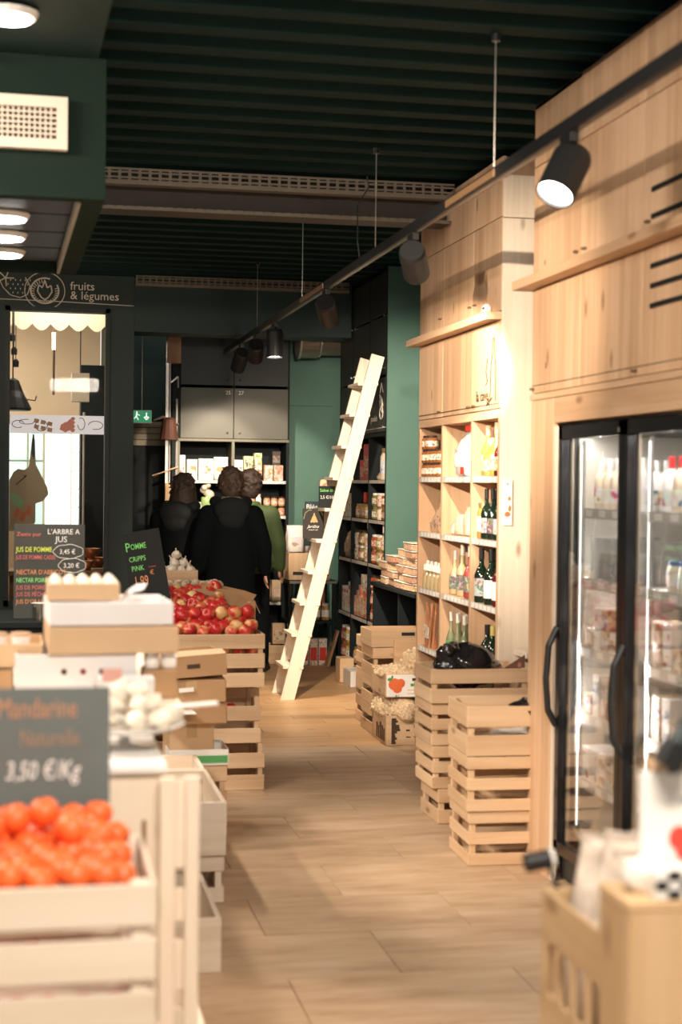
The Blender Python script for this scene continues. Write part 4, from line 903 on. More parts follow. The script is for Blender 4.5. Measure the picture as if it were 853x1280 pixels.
b = MB(); [b.ball((.03 * math.cos(k * 1.3), .03 * math.sin(k * 1.3), .19 + .022 * k), .045 - .005 * k, 2) for k in range(5)]; b.build('whipped_cream', M('cream_pot', 0), t, smooth=True)
b = MB(); b.rod((.01, -.02, .25), (.04, -.02, .37), .008); b.build('straw', M('pink_straw', (.75, .25, .20), .4), t)
for i, (x, z) in enumerate(((337, .0), (353, .0))):
    pass
o = solid_crate('low pine box on the floor at the foot of the back unit', (px(347), YBK - .20, 0), .24, .26, .17, hole=False)
carton('pale packet standing on the low pine box by the back unit', None, (px(346), YBK - .2, .171), (.12, .08, .19), KRAFTL, card('oat_print', 0, 0, 0))
carton('flattened kraft box lying on the low pine box by the back unit', None, (px(355), YBK - .2, .171), (.03, .10, .05), KRAFT, KRAFT)

# ================================================================ GONDOLA against the teal wall
gt = thing('black_display_table', 'low black display table against the teal wall behind the ladder', 'table', (0, 0, 0))
b2('top_board', BLACKW, gt, 2.31, 2.74, 13.84, 14.33, .745, .775); b2('lower_shelf', BLACKW, gt, 2.31, 2.74, 13.86, 14.33, .385, .41)
b2('top_edge_rail', M('grey_rail', (.20, .19, .17), .4), gt, 2.31, 2.74, 13.835, 13.842, .748, .772, bev=0)
for x in (2.325, 2.725): b2('leg', BLACKW, gt, x - .015, x + .015, 13.86, 13.9, 0, .745); b2('leg', BLACKW, gt, x - .015, x + .015, 14.28, 14.32, 0, .745)
o = solid_crate('pine box with a hand hole on the black display table', (2.408, 14.07, .776), .19, .30, .245, tone='crate', hole=False)
bx('hand_hole', BLACK, o, (0, -.151, .06), (.11, .003, .03), bev=0)
for k, (x, y, z, rz) in enumerate(((2.385, 14.0, 1.023, .05), (2.47, 14.10, 1.023, -.3), (2.40, 14.18, 1.023, .3))):
    bag(('white paper bag printed with a small cake, standing in front', 'white paper bag leaning behind, right side', 'white paper bag half hidden at the back')[k] + ' on the pine box', None, (x, y, z), (.15, .09, .24), M('matte_white_bag', 0), card('cake_print', (.84, .82, .78), (.82, .78, .72), (.50, .28, .14), 14, .62) if k == 0 else None, (0, 0, rz))
for k in range(3): jar('glass jar with white cloth on the lower shelf of the black display table', 'jars under the black display table', (2.48 + .09 * k, 13.93, .411), .038, .15, PRES[k % 3], WHITE)
carton('orange-brown tall carton inside the black display table', None, (2.68, 14.3, .41), (.05, .2, .30), M('rust_card', (.50, .20, .08), .7), M('rust_card', 0))
for k in range(3): carton('pale carton with red foot on the floor under the black display table', 'pale cartons under the display table', (2.47 + .085 * k, 13.98, .0), (.075, .10, .24), card('cream_label', 0, 0, 0), RED)
t = thing('leaning_board', 'brown cardboard panel leaning against the end of the black unit', 'cardboard', (2.66, 13.86, 0), (0, .28, 0)); bx('sheet', KRAFT, t, (0, 0, .17), (.02, .16, .34)); bx('hand_hole', BLACK, t, (-.011, 0, .16), (.003, .035, .05), bev=0)
t = thing('tall_brochure_box', 'tall cardboard display box with red print behind the ladder', 'box', (2.62, 13.95, .776)); bx('box_body', KRAFTL, t, (0, 0, .16), (.13, .15, .33)); bx('red_print', card('red_photo', 0, 0, 0), t, (0.03, -.076, .17), (.05, .002, .28), bev=0)
# wall seam
o = link('wall_seam', boxmesh((.5, .004, .006), M('seam', (.04, .09, .075), .6), 0), None, (2.63, 14.847, 2.40)); o.name = 'trim_4'; struct(o)
t = thing('slate_sign', 'dark blue slate with white chalk words hanging on the teal wall behind the ladder', 'sign', (2.40, 13.7, 0))
t.location = (2.45, 13.80, 1.05); bx('board', M('blue_slate', (.02, .04, .05), .7), t, (.08, 0, .24), (.19, .012, .40)); text('chalk_words', 'Blés', .065, CH_W, t, (-.005, -.008, .37)); bx('easel_strut', BLACK, t, (.08, .05, -.03), (.02, .02, .49), bev=0)
# ================================================================ LADDER
ld = thing('leaning_ladder', 'pale pine ladder with flat treads leaning against the black shelf unit', 'ladder', (0, 0, 0))
A0, A1 = Vector((1.945, 0, -.01)), Vector((2.625, 0, 2.64)); dv = (A1 - A0); LL = dv.length; tilt = math.atan2(dv.x, dv.z)
LP = pine('z', 'pale')
for y, nm_ in ((11.72, 'near'), (12.13, 'far')):
    b = MB(); h = .052
    # bottom cut level with the floor, top cut square
    u = dv.normalized(); n = Vector((u.z, 0, -u.x)); p = []
    k0 = (A0 + n * h); k1 = (A0 - n * h); k0 = k0 - u * (k0.z / u.z); k1 = k1 - u * (k1.z / u.z)
    q = [k1, k0, A1 + n * h, A1 - n * h]
    va = [b.bm.verts.new((v.x, y - .014, v.z)) for v in q]; vb = [b.bm.verts.new((v.x, y + .014, v.z)) for v in q]
    b.bm.faces.new(va); b.bm.faces.new(vb[::-1])
    for i in range(4): b.bm.faces.new((va[i], vb[i], vb[(i + 1) % 4], va[(i + 1) % 4]))
    bmesh.ops.recalc_face_normals(b.bm, faces=b.bm.faces)
    b.build('stile', LP, ld)
for z in (.245, .49, .73, .97, 1.21, 1.45, 1.69, 1.935, 2.18, 2.42):
    x = A0.x + dv.x * (z / 2.65)
    bx('tread', pine('y', 'pale'), ld, (x - .018, 11.925, z), (.15, .382, .024))
    bx('tread_tenon', pine('y', 'pale'), ld, (x + .045, 11.703, z), (.03, .012, .022)); 
t = thing('chalk_price_sign', 'small black sign with green and white chalk words on the upper ladder tread', 'sign', (2.30, 11.98, 1.463), (-.08, 0, 0))
bx('board', CHALK, t, (-.01, 0, .085), (.13, .010, .17)); text('chalk_words', 'Salon thé', .034, CH_G, t, (-.068, -.0065, .125)); text('price', '2,5 €/100g', .036, CH_W, t, (-.065, -.0065, .07), sx=.85)
carton('little kraft packet on the same ladder tread level as the chalk price sign', None, (2.27, 12.05, 1.463), (.06, .05, .22), card('oat_print', 0, 0, 0), None)
t = thing('black_shop_card', 'black card with gold bee drawing and white script on a ladder tread', 'sign', (2.20, 11.98, 1.223), (-.06, 0, .05))
bx('board', M('black_card', (.022, .018, .014), .6), t, (-.015, 0, .115), (.17, .008, .235))
gold = M('gold_print', (.68, .42, .18), .5)
b = MB(); b.ball((-.01, -.005, .150), (.020, .002, .028), 2); b.ball((-.01, -.005, .185), (.008, .002, .015), 1)
for s_ in (-1, 1): b.rod((-.01, -.005, .19), (-.01 + s_ * .028, -.005, .13), .0025, 4); b.ball((-.01 + s_ * .022, -.005, .132), (.010, .002, .010), 1)
b.build('bee_drawing', gold, t)
text('script', 'Jardins', .034, CH_W, t, (-.065, -.006, .082), shear=.4); text('script', 'fruits & miel', .015, CH_W, t, (-.055, -.006, .062)); line('leaf_drawing', [(-.095, -.005, .15), (-.08, -.005, .2), (-.05, -.005, .222), (-.03, -.005, .22)], .004, M('leaf_print', (.30, .36, .22), .6), t)
line('leaf_drawing', [(.02, -.005, .22), (.045, -.005, .21), (.06, -.005, .18)], .004, M('leaf_print', 0), t)

# ================================================================ CRATES AND BOXES ON THE RIGHT
# niche stacks
NB, NM = 1.885, 6.47
gA = 'slatted crates stacked beside the fridge housing'
z = 0
for i, (h, n, ox, oy, sh) in enumerate(((.235, 3, 0, 0, .052), (.235, 3, -.012, -.012, .052), (.215, 2, -.012, .0, .090))):
    o = crate(('bottom crate', 'middle crate', 'open top crate')[i] + ' of the front stack beside the fridge housing', (NB + .25 + ox, NM + .17 + .012 + oy, z + .002), .50, .35, h, n, sh, group=gA, rot=(0, 0, -.03))
    z += h + .003
z = 0; gB = 'slatted crates of the rear stack in the niche'
for i, (h, n, ox, oy, sh) in enumerate(((.17, 2, .03, 0, .068), (.205, 3, 0.0, .0, .055), (.205, 3, -.005, .01, .055), (.165, 2, -.015, -.01, .070))):
    crate(('bottom crate', 'second crate', 'third crate', 'open top crate')[i] + ' of the rear stack in front of the pine side panel', (1.935 + .25 + ox, 7.31 + .175 + oy, z + .002), .50, .34, h, n, sh, group=gB, rot=(0, 0, .0))
    z += h + .003
ztop = z
t = thing('black_plastic_bag', 'shiny black plastic bag lying in the rear top crate', 'bag', (2.14, 7.42, ztop - .10))
def lump(size, seed, sub=3, amp=.25):
    r_ = random.Random(seed); b = MB(); b.ball((0, 0, 0), 1, sub)
    ph = [r_.uniform(0, 6) for _ in range(6)]
    for v in b.bm.verts:
        c = v.co; k = 1 + amp * (math.sin(3 * c.x + ph[0]) * math.sin(3 * c.y + ph[1]) + .5 * math.sin(7 * c.z + ph[2] + 4 * c.x) + .35 * math.sin(11 * c.y + ph[3] + 5 * c.z))
        v.co = Vector((c.x * size[0], c.y * size[1], c.z * size[2])) * k
    return b
lump((.15, .10, .10), 3).build('bag_body', M('black_glossy_plastic', (.012, .012, .013), .14, bump=.5, vscale=18, coat=.5), t, (0, 0, .10), (0, .25, 0), True)
lump((.05, .06, .04), 5).build('crumpled_tip', M('black_glossy_plastic', 0), t, (-.09, 0, .18), (0, 0, 0), True)
for i in range(9):
    r_ = rnd.random
    o = thing('beetroot', 'dark red beetroot in the rear top crate', 'vegetable', (2.00 + .05 * i, 7.345 + .03 * (i % 2), ztop - .135), (0, r_(), r_() * 6), 'beetroots in the rear top crate')
    b = MB(); b.ball((0, 0, 0), (.03, .03, .027), 2); b.build('root', M('beet', (.16, .02, .03), .5, var=.2), o, smooth=True)
    b = MB(); b.rod((0, 0, .022), (0, 0, .045), .004); b.build('stem', M('beet', 0), o)
t = thing('wooden_wedge_card', 'brown triangular card with pink dot standing in the rear top crate', 'card', (2.37, 7.36, ztop - .03)); flat(t, 'card_face', [(-.11, 0), (.04, .09), (.04, 0)], M('brown_card', (.18, .09, .06), .6), 0, .004); b = MB(); b.ball((.012, -.004, .04), (.012, .002, .014), 1); b.build('pink_dot', M('pink_dot', (.55, .2, .2), .6), t)
t = thing('niche_board', 'small pale pine board fixed to the side panel above the crates', 'board', (2.62, 7.56, .80)); bx('board', pine('x', 'pale'), t, (0, 0, 0), (.34, .2, .03))
t = thing('black_bag_bundle', 'crumpled black bag in the front top crate', 'bag', (2.16, 6.56, .60)); lump((.08, .09, .055), 9).build('bag_body', M('black_glossy_plastic', 0), t, (0, 0, .055), (0, 0, 0), True)
t = thing('white_bag_liner', 'white crumpled liner inside the front top crate', 'liner', (2.13, 6.70, .485)); lump((.15, .08, .035), 12, 3, .3).build('liner_body', M('white_bag', (.80, .76, .70), .4, bump=.3, vscale=25), t, (0, 0, .045), (0, 0, 0), True)

# veg crates with popcorn bags
SP = M('popcorn_bag', (.70, .52, .32), .3, bump=1.0, vscale=70, var=.35)
PRINTC = card('crate_ink', (.62, .48, .33), (.58, .44, .30), (.10, .07, .05), 16, .66)
def pcrate(label, loc, w, d, h, rot=0, print_=None, grp=None, hole=True):
    t = solid_crate(label, loc, w, d, h, (0, 0, rot), grp, 'crate', hole)
    return t
o = pcrate('printed pine crate on the floor holding popcorn bags, bottom of the snack stack', (2.225 + .25, 9.57 + .19, .001), .50, .38, .19, hole=False)
b = MB(); r_ = random.Random(4)
for i in range(12): b.box(-.215 - .0, -.215 + r_.uniform(.02, .06), -.1925, -.191, .01 + i * .0135, .024 + i * .0135)
b.build('black_ink_drawing', INK, o)
b = MB()
for i in range(7): x = -.12 + .05 * i; b.box(x, x + .025, -.1925, -.191, .09 + .02 * (i % 3), .10 + .02 * (i % 3) + .01 * (i % 2)); b.box(x, x + .03, -.1925, -.191, .05, .055)
for i in range(5): b.box(-.2515, -.2505, -.15 + .05 * i, -.12 + .05 * i, .02, .10 + .015 * (i % 3))
b.build('black_ink_marks', INK, o)['kind'] = 'stuff'
def popbag(label, loc, s, seed, rot=0):
    t = thing('popcorn_bag', label, 'bag', loc, (0, 0, rot), 'clear bags of puffed corn in the snack stack')
    lump(s, seed, 3, .12).build('bag_body', SP, t, (0, 0, s[2] * .9), (0, 0, 0), True)
    b = MB(); r2 = random.Random(seed)
    for i in range(46):
        a_, e_ = r2.uniform(0, 6.28), r2.uniform(-.2, 1.4); b.ball((s[0] * math.cos(a_) * math.cos(e_), s[1] * math.sin(a_) * math.cos(e_), s[2] * .9 + s[2] * math.sin(e_)), r2.uniform(.009, .015), 1)
    k = b.build('puffed_corn', M('popcorn', (.74, .58, .38), .7, var=.2, vscale=40), t, smooth=True); k['kind'] = 'stuff'
    return t
popbag('puffed corn bag in the printed crate, left', (2.35, 9.68, .12), (.13, .14, .10), 21); popbag('puffed corn bag in the printed crate, right', (2.60, 9.70, .12), (.13, .14, .10), 22)
popbag('puffed corn bag bulging over the left edge of the printed crate', (2.25, 9.78, .15), (.07, .14, .07), 27)
t = pcrate('white carton with tomato picture, middle of the snack stack', (2.47, 9.78, .305), .50, .42, .15, hole=False)
bx('white_front_print', PAPER, t, (.0, -.213, .075), (.49, .003, .14), bev=0)
b = MB(); b.ball((-.195, -.215, .085), (.040, .003, .038), 2); b.ball((-.155, -.215, .09), (.030, .003, .030), 2); b.ball((-.175, -.215, .055), (.030, .003, .028), 2); b.build('tomato_picture', M('tomato_print', (.78, .16, .05), .5), t)
b = MB(); b.ball((-.225, -.2155, .115), (.018, .003, .012), 1); b.ball((-.21, -.2155, .13), (.008, .003, .012), 1); b.box(-.09, .1, -.216, -.214, .070, .088); b.build('green_print', GREENP, t)
b = MB(); b.box(-.08, .07, -.217, -.2145, .105, .122); b.build('dark_slot', INK, t)
b = MB(); [b.box(-.11 + .0 * i, .24, -.216, -.2145, .045 - .022 * i, .048 - .022 * i) for i in range(2)]; text('print_letter', 'A I', .022, INK, t, (-.19, -.2165, .004)); b.build('red_rule', M('thin_red', (.6, .3, .2), .6), t)
popbag('puffed corn bag heaped on the tomato carton, front left', (2.33, 9.72, .40), (.15, .12, .05), 23); popbag('puffed corn bag heaped highest on the tomato carton', (2.52, 9.82, .42), (.14, .14, .09), 24); popbag('puffed corn bag at the back right of the tomato carton', (2.64, 9.68, .41), (.10, .12, .085), 25)
z = .001
for i in range(3):
    crate(('lowest', 'middle', 'upper')[i] + ' slatted crate of the snack crates behind the popcorn', (2.235 + .25, 10.20, z), .50, .36, .19, 2, .075, group='slatted crates behind the popcorn'); z += .192
solid_crate('flat open pine tray with oval hand hole on top of the rear snack crates', (2.47, 10.18, z), .50, .34, .11)
solid_crate('second pine tray with black printed mark, slightly lower and right', (2.58, 9.99, .39), .42, .03, .24, hole=False)
for k in range(2): crate(('slatted crate behind the snack crates, on the floor', 'slatted crate behind the snack crates, upper')[k], (2.42, 10.57, .001 + k * .30), .30, .30, .298, 3, .075)
# boxes near the black unit foot
def cbox(label, loc, s, m=None, rz=0., tape=True, name='cardboard_box', open_=False):
    t = thing(name, label, 'box', loc, (0, 0, rz)); m = m or KRAFT
    if open_:
        th = .006
        for sy in (-1, 1): bx('side_panel', m, t, (0, sy * (s[1] / 2 - th / 2), s[2] / 2), (s[0], th, s[2]))
        for sx in (-1, 1): bx('end_panel', m, t, (sx * (s[0] / 2 - th / 2), 0, s[2] / 2), (th, s[1] - 2 * th, s[2]))
        bx('bottom_panel', m, t, (0, 0, .004), (s[0] - .01, s[1] - .01, .006))
    else:
        bx('box_body', m, t, (0, 0, s[2] / 2), s, bev=.004)
        bx('lid_seam', M('seam_brown', (.25, .14, .07), .8), t, (0, 0, s[2] + .0005), (s[0] * .96, .005, .001), bev=0)
        if tape: bx('tape_strip', M('tape', (.50, .34, .18), .3), t, (0, -s[1] / 2 - .0005, s[2] * .8), (.05, .001, s[2] * .36), bev=0)
    return t
cbox('small white box on the plank floor by the black unit', (2.64, 12.52, 0), (.13, .30, .13), WHITE, tape=False)
cbox('lower brown box of the pair by the black unit', (2.66, 12.00, 0), (.15, .38, .19)); cbox('upper brown box of the pair by the black unit', (2.66, 12.02, .192), (.15, .34, .18)); cbox('small pale box wedged behind the brown pair', (2.61, 12.78, .0), (.12, .18, .20), KRAFTL, tape=False)

# ================================================================ PEOPLE
SKIN = M('skin', (.50, .28, .18), .5, var=.05)
def remesh(name, b, m, parent, vox=.012, it=4, loc=(0, 0, 0)):
    me = b.mesh(m); o = bpy.data.objects.new('tmp', me); COL.objects.link(o)
    r_ = o.modifiers.new('r', 'REMESH'); r_.mode = 'VOXEL'; r_.voxel_size = vox; r_.use_smooth_shade = True
    s_ = o.modifiers.new('s', 'SMOOTH'); s_.iterations = it; s_.factor = .6
    bpy.context.view_layer.update()
    n_ = bpy.data.meshes.new_from_object(o.evaluated_get(bpy.context.evaluated_depsgraph_get()))
    bpy.data.objects.remove(o); n_.materials.clear(); n_.materials.append(m)
    for p in n_.polygons: p.use_smooth = True; p.material_index = 0
    return link(name, n_, parent, loc)
def limb(b, pts):
    for (p, r1), (q, r2) in zip(pts[:-1], pts[1:]):
        b.rod(p, q, r1, 14, r2); b.ball(p, r1, 2); b.ball(q, r2, 2)
def hand(b, w, d, s=1, curl=.25):
    """w wrist, d direction of the hand; palm and five bent fingers"""
    w = Vector(w); d = Vector(d).normalized(); side = Vector((0, s, 0)) if abs(d.y) < .7 else Vector((s, 0, 0)); side = (side - d * side.dot(d)).normalized(); nrm = d.cross(side).normalized()
    M_ = Matrix((side, nrm, d)).transposed().to_4x4(); M_.translation = w + d * .045
    b.mbox(M_, (.075, .028, .09)); b.ball(w + d * .005, .026, 2)
    for k, (o_, l_) in enumerate(((-.029, .066), (-.010, .078), (.010, .074), (.028, .058))):
        p0 = w + d * .085 + side * o_; p1 = p0 + d * l_ * .5 + nrm * curl * .02; p2 = p1 + d * l_ * .45 + nrm * curl * .09
        limb(b, [(p0, .0095), (p1, .0085), (p2, .0075)])
    p0 = w + d * .03 - side * .032; p1 = p0 + d * .03 - side * .022 + nrm * .006; p2 = p1 + d * .03 - side * .004 + nrm * .008
    limb(b, [(p0, .012), (p1, .0105), (p2, .009)])
def person(label, loc, rz, H_, pose, cloth):
    """faces local +Y; pose gives joint positions"""
    t = thing('person', label, 'person', loc, (0, 0, rz)); k = H_ / 1.76
    V = lambda x, y, z_: (x * k, y * k, z_ * k)
    b = MB(); hx, hy = pose.get('head', (0, .02))
    b.ball(V(hx, hy, 1.645), (.077 * k, .096 * k, .115 * k), 3); b.ball(V(hx, hy + .035, 1.59), (.055 * k, .060 * k, .065 * k), 2)
    b.ball(V(hx, hy + .105, 1.625), (.013 * k, .02 * k, .022 * k), 2)
    for s in (-1, 1): b.ball(V(hx + s * .082, hy - .002, 1.63), (.010 * k, .022 * k, .033 * k), 2)
    limb(b, [(V(0, -.01, 1.44), .062), (V(hx * .8, hy * .6, 1.56), .055)])
    limb(b, [(V(-.13, -.01, 1.40), .07), (V(.13, -.01, 1.40), .07)])
    b.ball(V(0, 0, 1.25), (.17 * k, .115 * k, .20 * k), 3); b.ball(V(0, 0, 1.02), (.15 * k, .11 * k, .18 * k), 3); b.ball(V(0, 0, .92), (.165 * k, .12 * k, .12 * k), 3)
    for s, key in ((-1, 'L'), (1, 'R')):
        el, wr = pose['arm' + key]
        limb(b, [(V(s * .19, -.01, 1.40), .058), (V(*el), .043), (V(*wr), .029)])
        d = Vector(V(*wr)) - Vector(V(*el)); hand(b, V(*wr), d, s)
        kn, an = pose['leg' + key]
        limb(b, [(V(s * .095, 0, .90), .088), (V(*kn), .058), (V(*an), .042)])
        b.ball(V(an[0], an[1] + .05, .045), (.045 * k, .115 * k, .045 * k), 2)
    body = remesh('body', b, SKIN, t, .011, 3)
    for s in (-1, 1): e = MB(); e.ball(V(hx + s * .03, hy + .088, 1.655), .011 * k, 2); e.build('eye', WHITE, t, smooth=True)
    mth = MB(); mth.ball(V(hx, hy + .092, 1.575), (.022 * k, .008 * k, .006 * k), 2); mth.build('mouth', M('lips', (.45, .14, .12), .5), t, smooth=True)
    # trousers and shoes
    b = MB()
    for s, key in ((-1, 'L'), (1, 'R')):
        kn, an = pose['leg' + key]; limb(b, [(V(s * .095, 0, .93), .105), (V(*kn), .076), (V(an[0], an[1], an[2] + .03), .066)])
    b.ball(V(0, 0, .95), (.18 * k, .135 * k, .12 * k), 3)
    remesh('trousers', b, cloth['legs'], t, .014, 4)
    for s, key in ((-1, 'L'), (1, 'R')):
        an = pose['leg' + key][1]; b = MB(); b.ball(V(an[0], an[1] + .055, .055), (.055 * k, .145 * k, .055 * k), 3); b.box(an[0] * k - .05, an[0] * k + .05, an[1] - .08, an[1] + .19, .0, .03); b.ball(V(an[0], an[1] - .02, .10), (.052, .06, .06), 2)
        remesh('shoe', b, cloth['shoe'], t, .012, 3)
    # coat
    b = MB(); L_ = cloth['hem']
    b.ball(V(0, 0, 1.28), (.215 * k, .155 * k, .215 * k), 3); limb(b, [(V(-.145, -.01, 1.385), .088), (V(.145, -.01, 1.385), .088)])
    b.lathe([(.205, L_), (.215, L_ + .1), (.205, 1.0), (.20, 1.2), (.18, 1.36), (.09, 1.46), (.075, 1.49)], 24, (0, 0, 0), k, .74 * k)
    if cloth.get('back'): b.ball(V(0, -.04, 1.2), (.20 * k, .13 * k, .22 * k), 3)
    for s, key in ((-1, 'L'), (1, 'R')):
        el, wr = pose['arm' + key]; wr2 = Vector(el) + (Vector(wr) - Vector(el)) * .97
        limb(b, [(V(s * .19, -.01, 1.385), .088), (V(*el), .074), (V(*wr2), .055)])
    remesh('coat', b, cloth['coat'], t, .014, 4)
    if cloth.get('hood'):
        b = MB()
        for i in range(9):
            a_ = PI + PI * i / 8; b.ball(V(.130 * math.cos(a_), .02 + .115 * math.sin(a_), 1.495 - .035 * math.sin(-a_)), (.055, .05, .052), 2)
        b.ball(V(0, -.115, 1.43), (.155, .06, .11), 3); b.ball(V(0, -.13, 1.35), (.12, .045, .09), 2); remesh('hood', b, cloth['coat2'], t, .012, 4)
    else:
        b = MB()
        for i in range(16): a_ = 2 * PI * i / 16; b.ball(V(.078 * math.cos(a_), -.005 + .075 * math.sin(a_), 1.475), (.026, .026, .034), 2)
        remesh('collar', b, cloth['coat2'], t, .010, 3)
    if cloth.get('collar2'):
        b = MB()
        for i in range(16): a_ = 2 * PI * i / 16; b.ball(V(.072 * math.cos(a_), .0 + .070 * math.sin(a_), 1.515), (.020, .020, .030), 2)
        remesh('shirt_collar', b, cloth['collar2'], t, .009, 3)
    # hair
    b = MB(); b.ball(V(hx, hy - .012, 1.675), (.102 * k, .113 * k, .112 * k), 3); b.ball(V(hx, hy - .045, 1.600), (.090 * k, .078 * k, .095 * k), 3)
    r_ = random.Random(hash(label) % 7 if False else len(label))
    for i in range(190):
        a_ = r_.uniform(0, 2 * PI); e_ = r_.uniform(-.75, 1.5); d = Vector((math.cos(a_) * math.cos(e_), math.sin(a_) * math.cos(e_), math.sin(e_)))
        if d.y > .35 and d.z < .5: continue
        p = Vector(V(hx, hy - .01, 1.67)) + Vector((d.x * .102, d.y * .112, d.z * .112)) * k
        q = p + Vector((r_.uniform(-.03, .03), r_.uniform(-.02, .02), r_.uniform(-.035, .012))) + d * .006; limb(b, [(p, .014), (q, .006)])
    if cloth.get('long'):
        for i in range(26):
            a_ = PI * .95 + PI * 1.1 * i / 25; p = Vector(V(hx + .085 * math.cos(a_), hy - .01 + .085 * math.sin(a_), 1.66)); q = p + Vector((.035 * math.cos(a_), .03 * math.sin(a_) - .012, -.16)); r3 = q + Vector((.025 * math.cos(a_), .0, -.11 - r_.uniform(0, .05)))
            limb(b, [(p, .020), (q, .018), (r3, .008)])
    remesh('hair', b, cloth['hair'], t, .0085, 1)
    return t
BLKC = M('black_coat_cloth', (.002, .0038, .0048), .9, bump=.15, vscale=20, spec=.08); NAVY = M('black_jeans', (.006, .008, .010), .9, spec=.1); SH = M('black_shoe', (.015, .015, .016), .5)
H1 = M('brown_hair', (.036, .019, .011), .7, var=.6, vscale=45); H2 = M('dark_brown_hair', (.025, .013, .008), .7, var=.6, vscale=45)
std = dict(legL=((-.11, .03, .48), (-.12, -.02, .08)), legR=((.11, .03, .48), (.13, -.02, .08)))
person('man seen from behind in a long black hooded coat, short brown hair, arms hanging', (1.665, 13.0, 0), -.06, 1.755,
       dict(head=(0, .04), armL=((-.27, -.03, 1.12), (-.285, .04, .90)), armR=((.275, -.03, 1.12), (.295, .03, .905)), **std), dict(coat=BLKC, coat2=M('black_hood_cloth', (.007, .009, .010), .8, bump=.2, spec=.12), legs=NAVY, shoe=SH, hem=.60, hood=1, collar2=M('grey_collar', (.13, .125, .10), .8), hair=H1))
person('man seen from behind in a moss green jacket and black jeans, beside the black-coated man', (1.895, 13.55, 0), -.35, 1.745,
       dict(head=(0, .05), armL=((-.26, .02, 1.13), (-.25, .20, .98)), armR=((.265, .0, 1.13), (.26, .10, .92)), legL=((-.10, .03, .48), (-.11, -.02, .08)), legR=((.11, .03, .48), (.13, -.02, .08))), dict(coat=M('moss_green_cloth', (.055, .088, .030), .8, bump=.15, vscale=20), coat2=M('dark_moss_cloth', (.05, .10, .025), .8), legs=NAVY, shoe=SH, hem=.86, hair=H2))
person('woman with long brown hair in a black puffer jacket, seen from behind at left', (1.285, 13.45, 0), -.45, 1.70,
       dict(head=(.01, .06), armL=((-.25, .03, 1.14), (-.20, .24, 1.10)), armR=((.25, .05, 1.14), (.17, .27, 1.20)), **std), dict(coat=M('black_puffer_cloth', (.0025, .004, .005), .7, bump=.6, vscale=9, spec=.12), coat2=M('black_puffer_hood', (.003, .005, .006), .7, bump=.5, vscale=12), legs=NAVY, shoe=SH, hem=.72, hood=1, long=1, hair=H2))
ORD = ('the first', 'the second', 'the third', 'the fourth', 'the fifth', 'the sixth', 'the seventh', 'the eighth', 'the ninth', 'the tenth', 'the eleventh', 'the twelfth')
# ================================================================ APPLE STACK
XA = .998
gC = 'slatted crates under the apples'
crate('bottom crate of the apple stack, standing on the floor', (XA, 8.28 + .175, .001), .516, .35, .25, 2, .082, group=gC, open_top=.05)
crate('middle crate of the apple stack with a few apples showing inside', (XA - .012, 8.29 + .175, .253), .50, .35, .25, 2, .080, group=gC, open_top=.05)
crate('open top crate full of red apples', (XA - .01, 8.27 + .185, .555), .525, .37, .285, 3, .078, group=gC)
b2('spacer_board', 'crate', bpy.data.objects['wooden_crate'], -.2, .2, -.1, .1, 0, .004) if False else None
crate('tilted back crate of red apples behind the front one', (XA - .19, 8.855, .66), .50, .34, .26, 2, .08, group=gC)
for k in range(2): crate(('lower', 'upper')[k] + ' support crate hidden behind the apple stack', (XA - .19, 8.86, .001 + .33 * k), .50, .34, .325, 3, .08, group='support crates behind the apple stack')
def applemat():
    m, nt, b = newmat('apple_skin'); N = nt.nodes.new; L = nt.links.new
    tc = N('ShaderNodeTexCoord'); oi = N('ShaderNodeObjectInfo'); sc = N('ShaderNodeVectorMath'); sc.operation = 'SCALE'; sc.inputs[0].default_value = (3, 5, 7); L(oi.outputs['Random'], sc.inputs['Scale'])
    ad = N('ShaderNodeVectorMath'); ad.operation = 'ADD'; L(tc.outputs['Object'], ad.inputs[0]); L(sc.outputs[0], ad.inputs[1])
    no = N('ShaderNodeTexNoise'); no.inputs['Scale'].default_value = 13; no.inputs['Detail'].default_value = 2; L(ad.outputs[0], no.inputs['Vector'])
    mm = N('ShaderNodeMath'); mm.operation = 'MULTIPLY_ADD'; L(oi.outputs['Random'], mm.inputs[0]); mm.inputs[1].default_value = .30; L(no.outputs['Fac'], mm.inputs[2])
    rp = ramp(nt, ((.50, (.42, .016, .016)), (.66, (.52, .035, .028)), (.78, (.62, .32, .12)), (.90, (.68, .50, .22)))); L(mm.outputs[0], rp.inputs[0]); L(rp.outputs[0], b.inputs['Base Color']); b.inputs['Roughness'].default_value = .28
    return m
AP = applemat()
def apple(label, loc, grp):
    t = thing('apple', label, 'fruit', loc, (rnd.uniform(-1.2, 1.2), rnd.uniform(-1.2, 1.2), rnd.uniform(0, 6)), grp)
    k = rnd.uniform(.93, 1.05); t.scale = (k, k, k)
    mk('flesh', 'apple', lambda: MB().lathe([(.004, -.030), (.014, -.036), (.026, -.032), (.036, -.015), (.040, .005), (.036, .022), (.024, .033), (.012, .032), (.003, .024)], 14).mesh(AP, True), t)
    mk('stem', 'applestem', lambda: MB().rod((0, 0, .022), (.003, 0, .045), .0018, 5).mesh(M('stem_brown', (.12, .06, .03), .8)), t)
gP = 'red and yellow apples heaped in the open crate'
lab = 'red and yellow apple in the heap on the apple crates'
D_ = .076
j = 0; y = 8.325
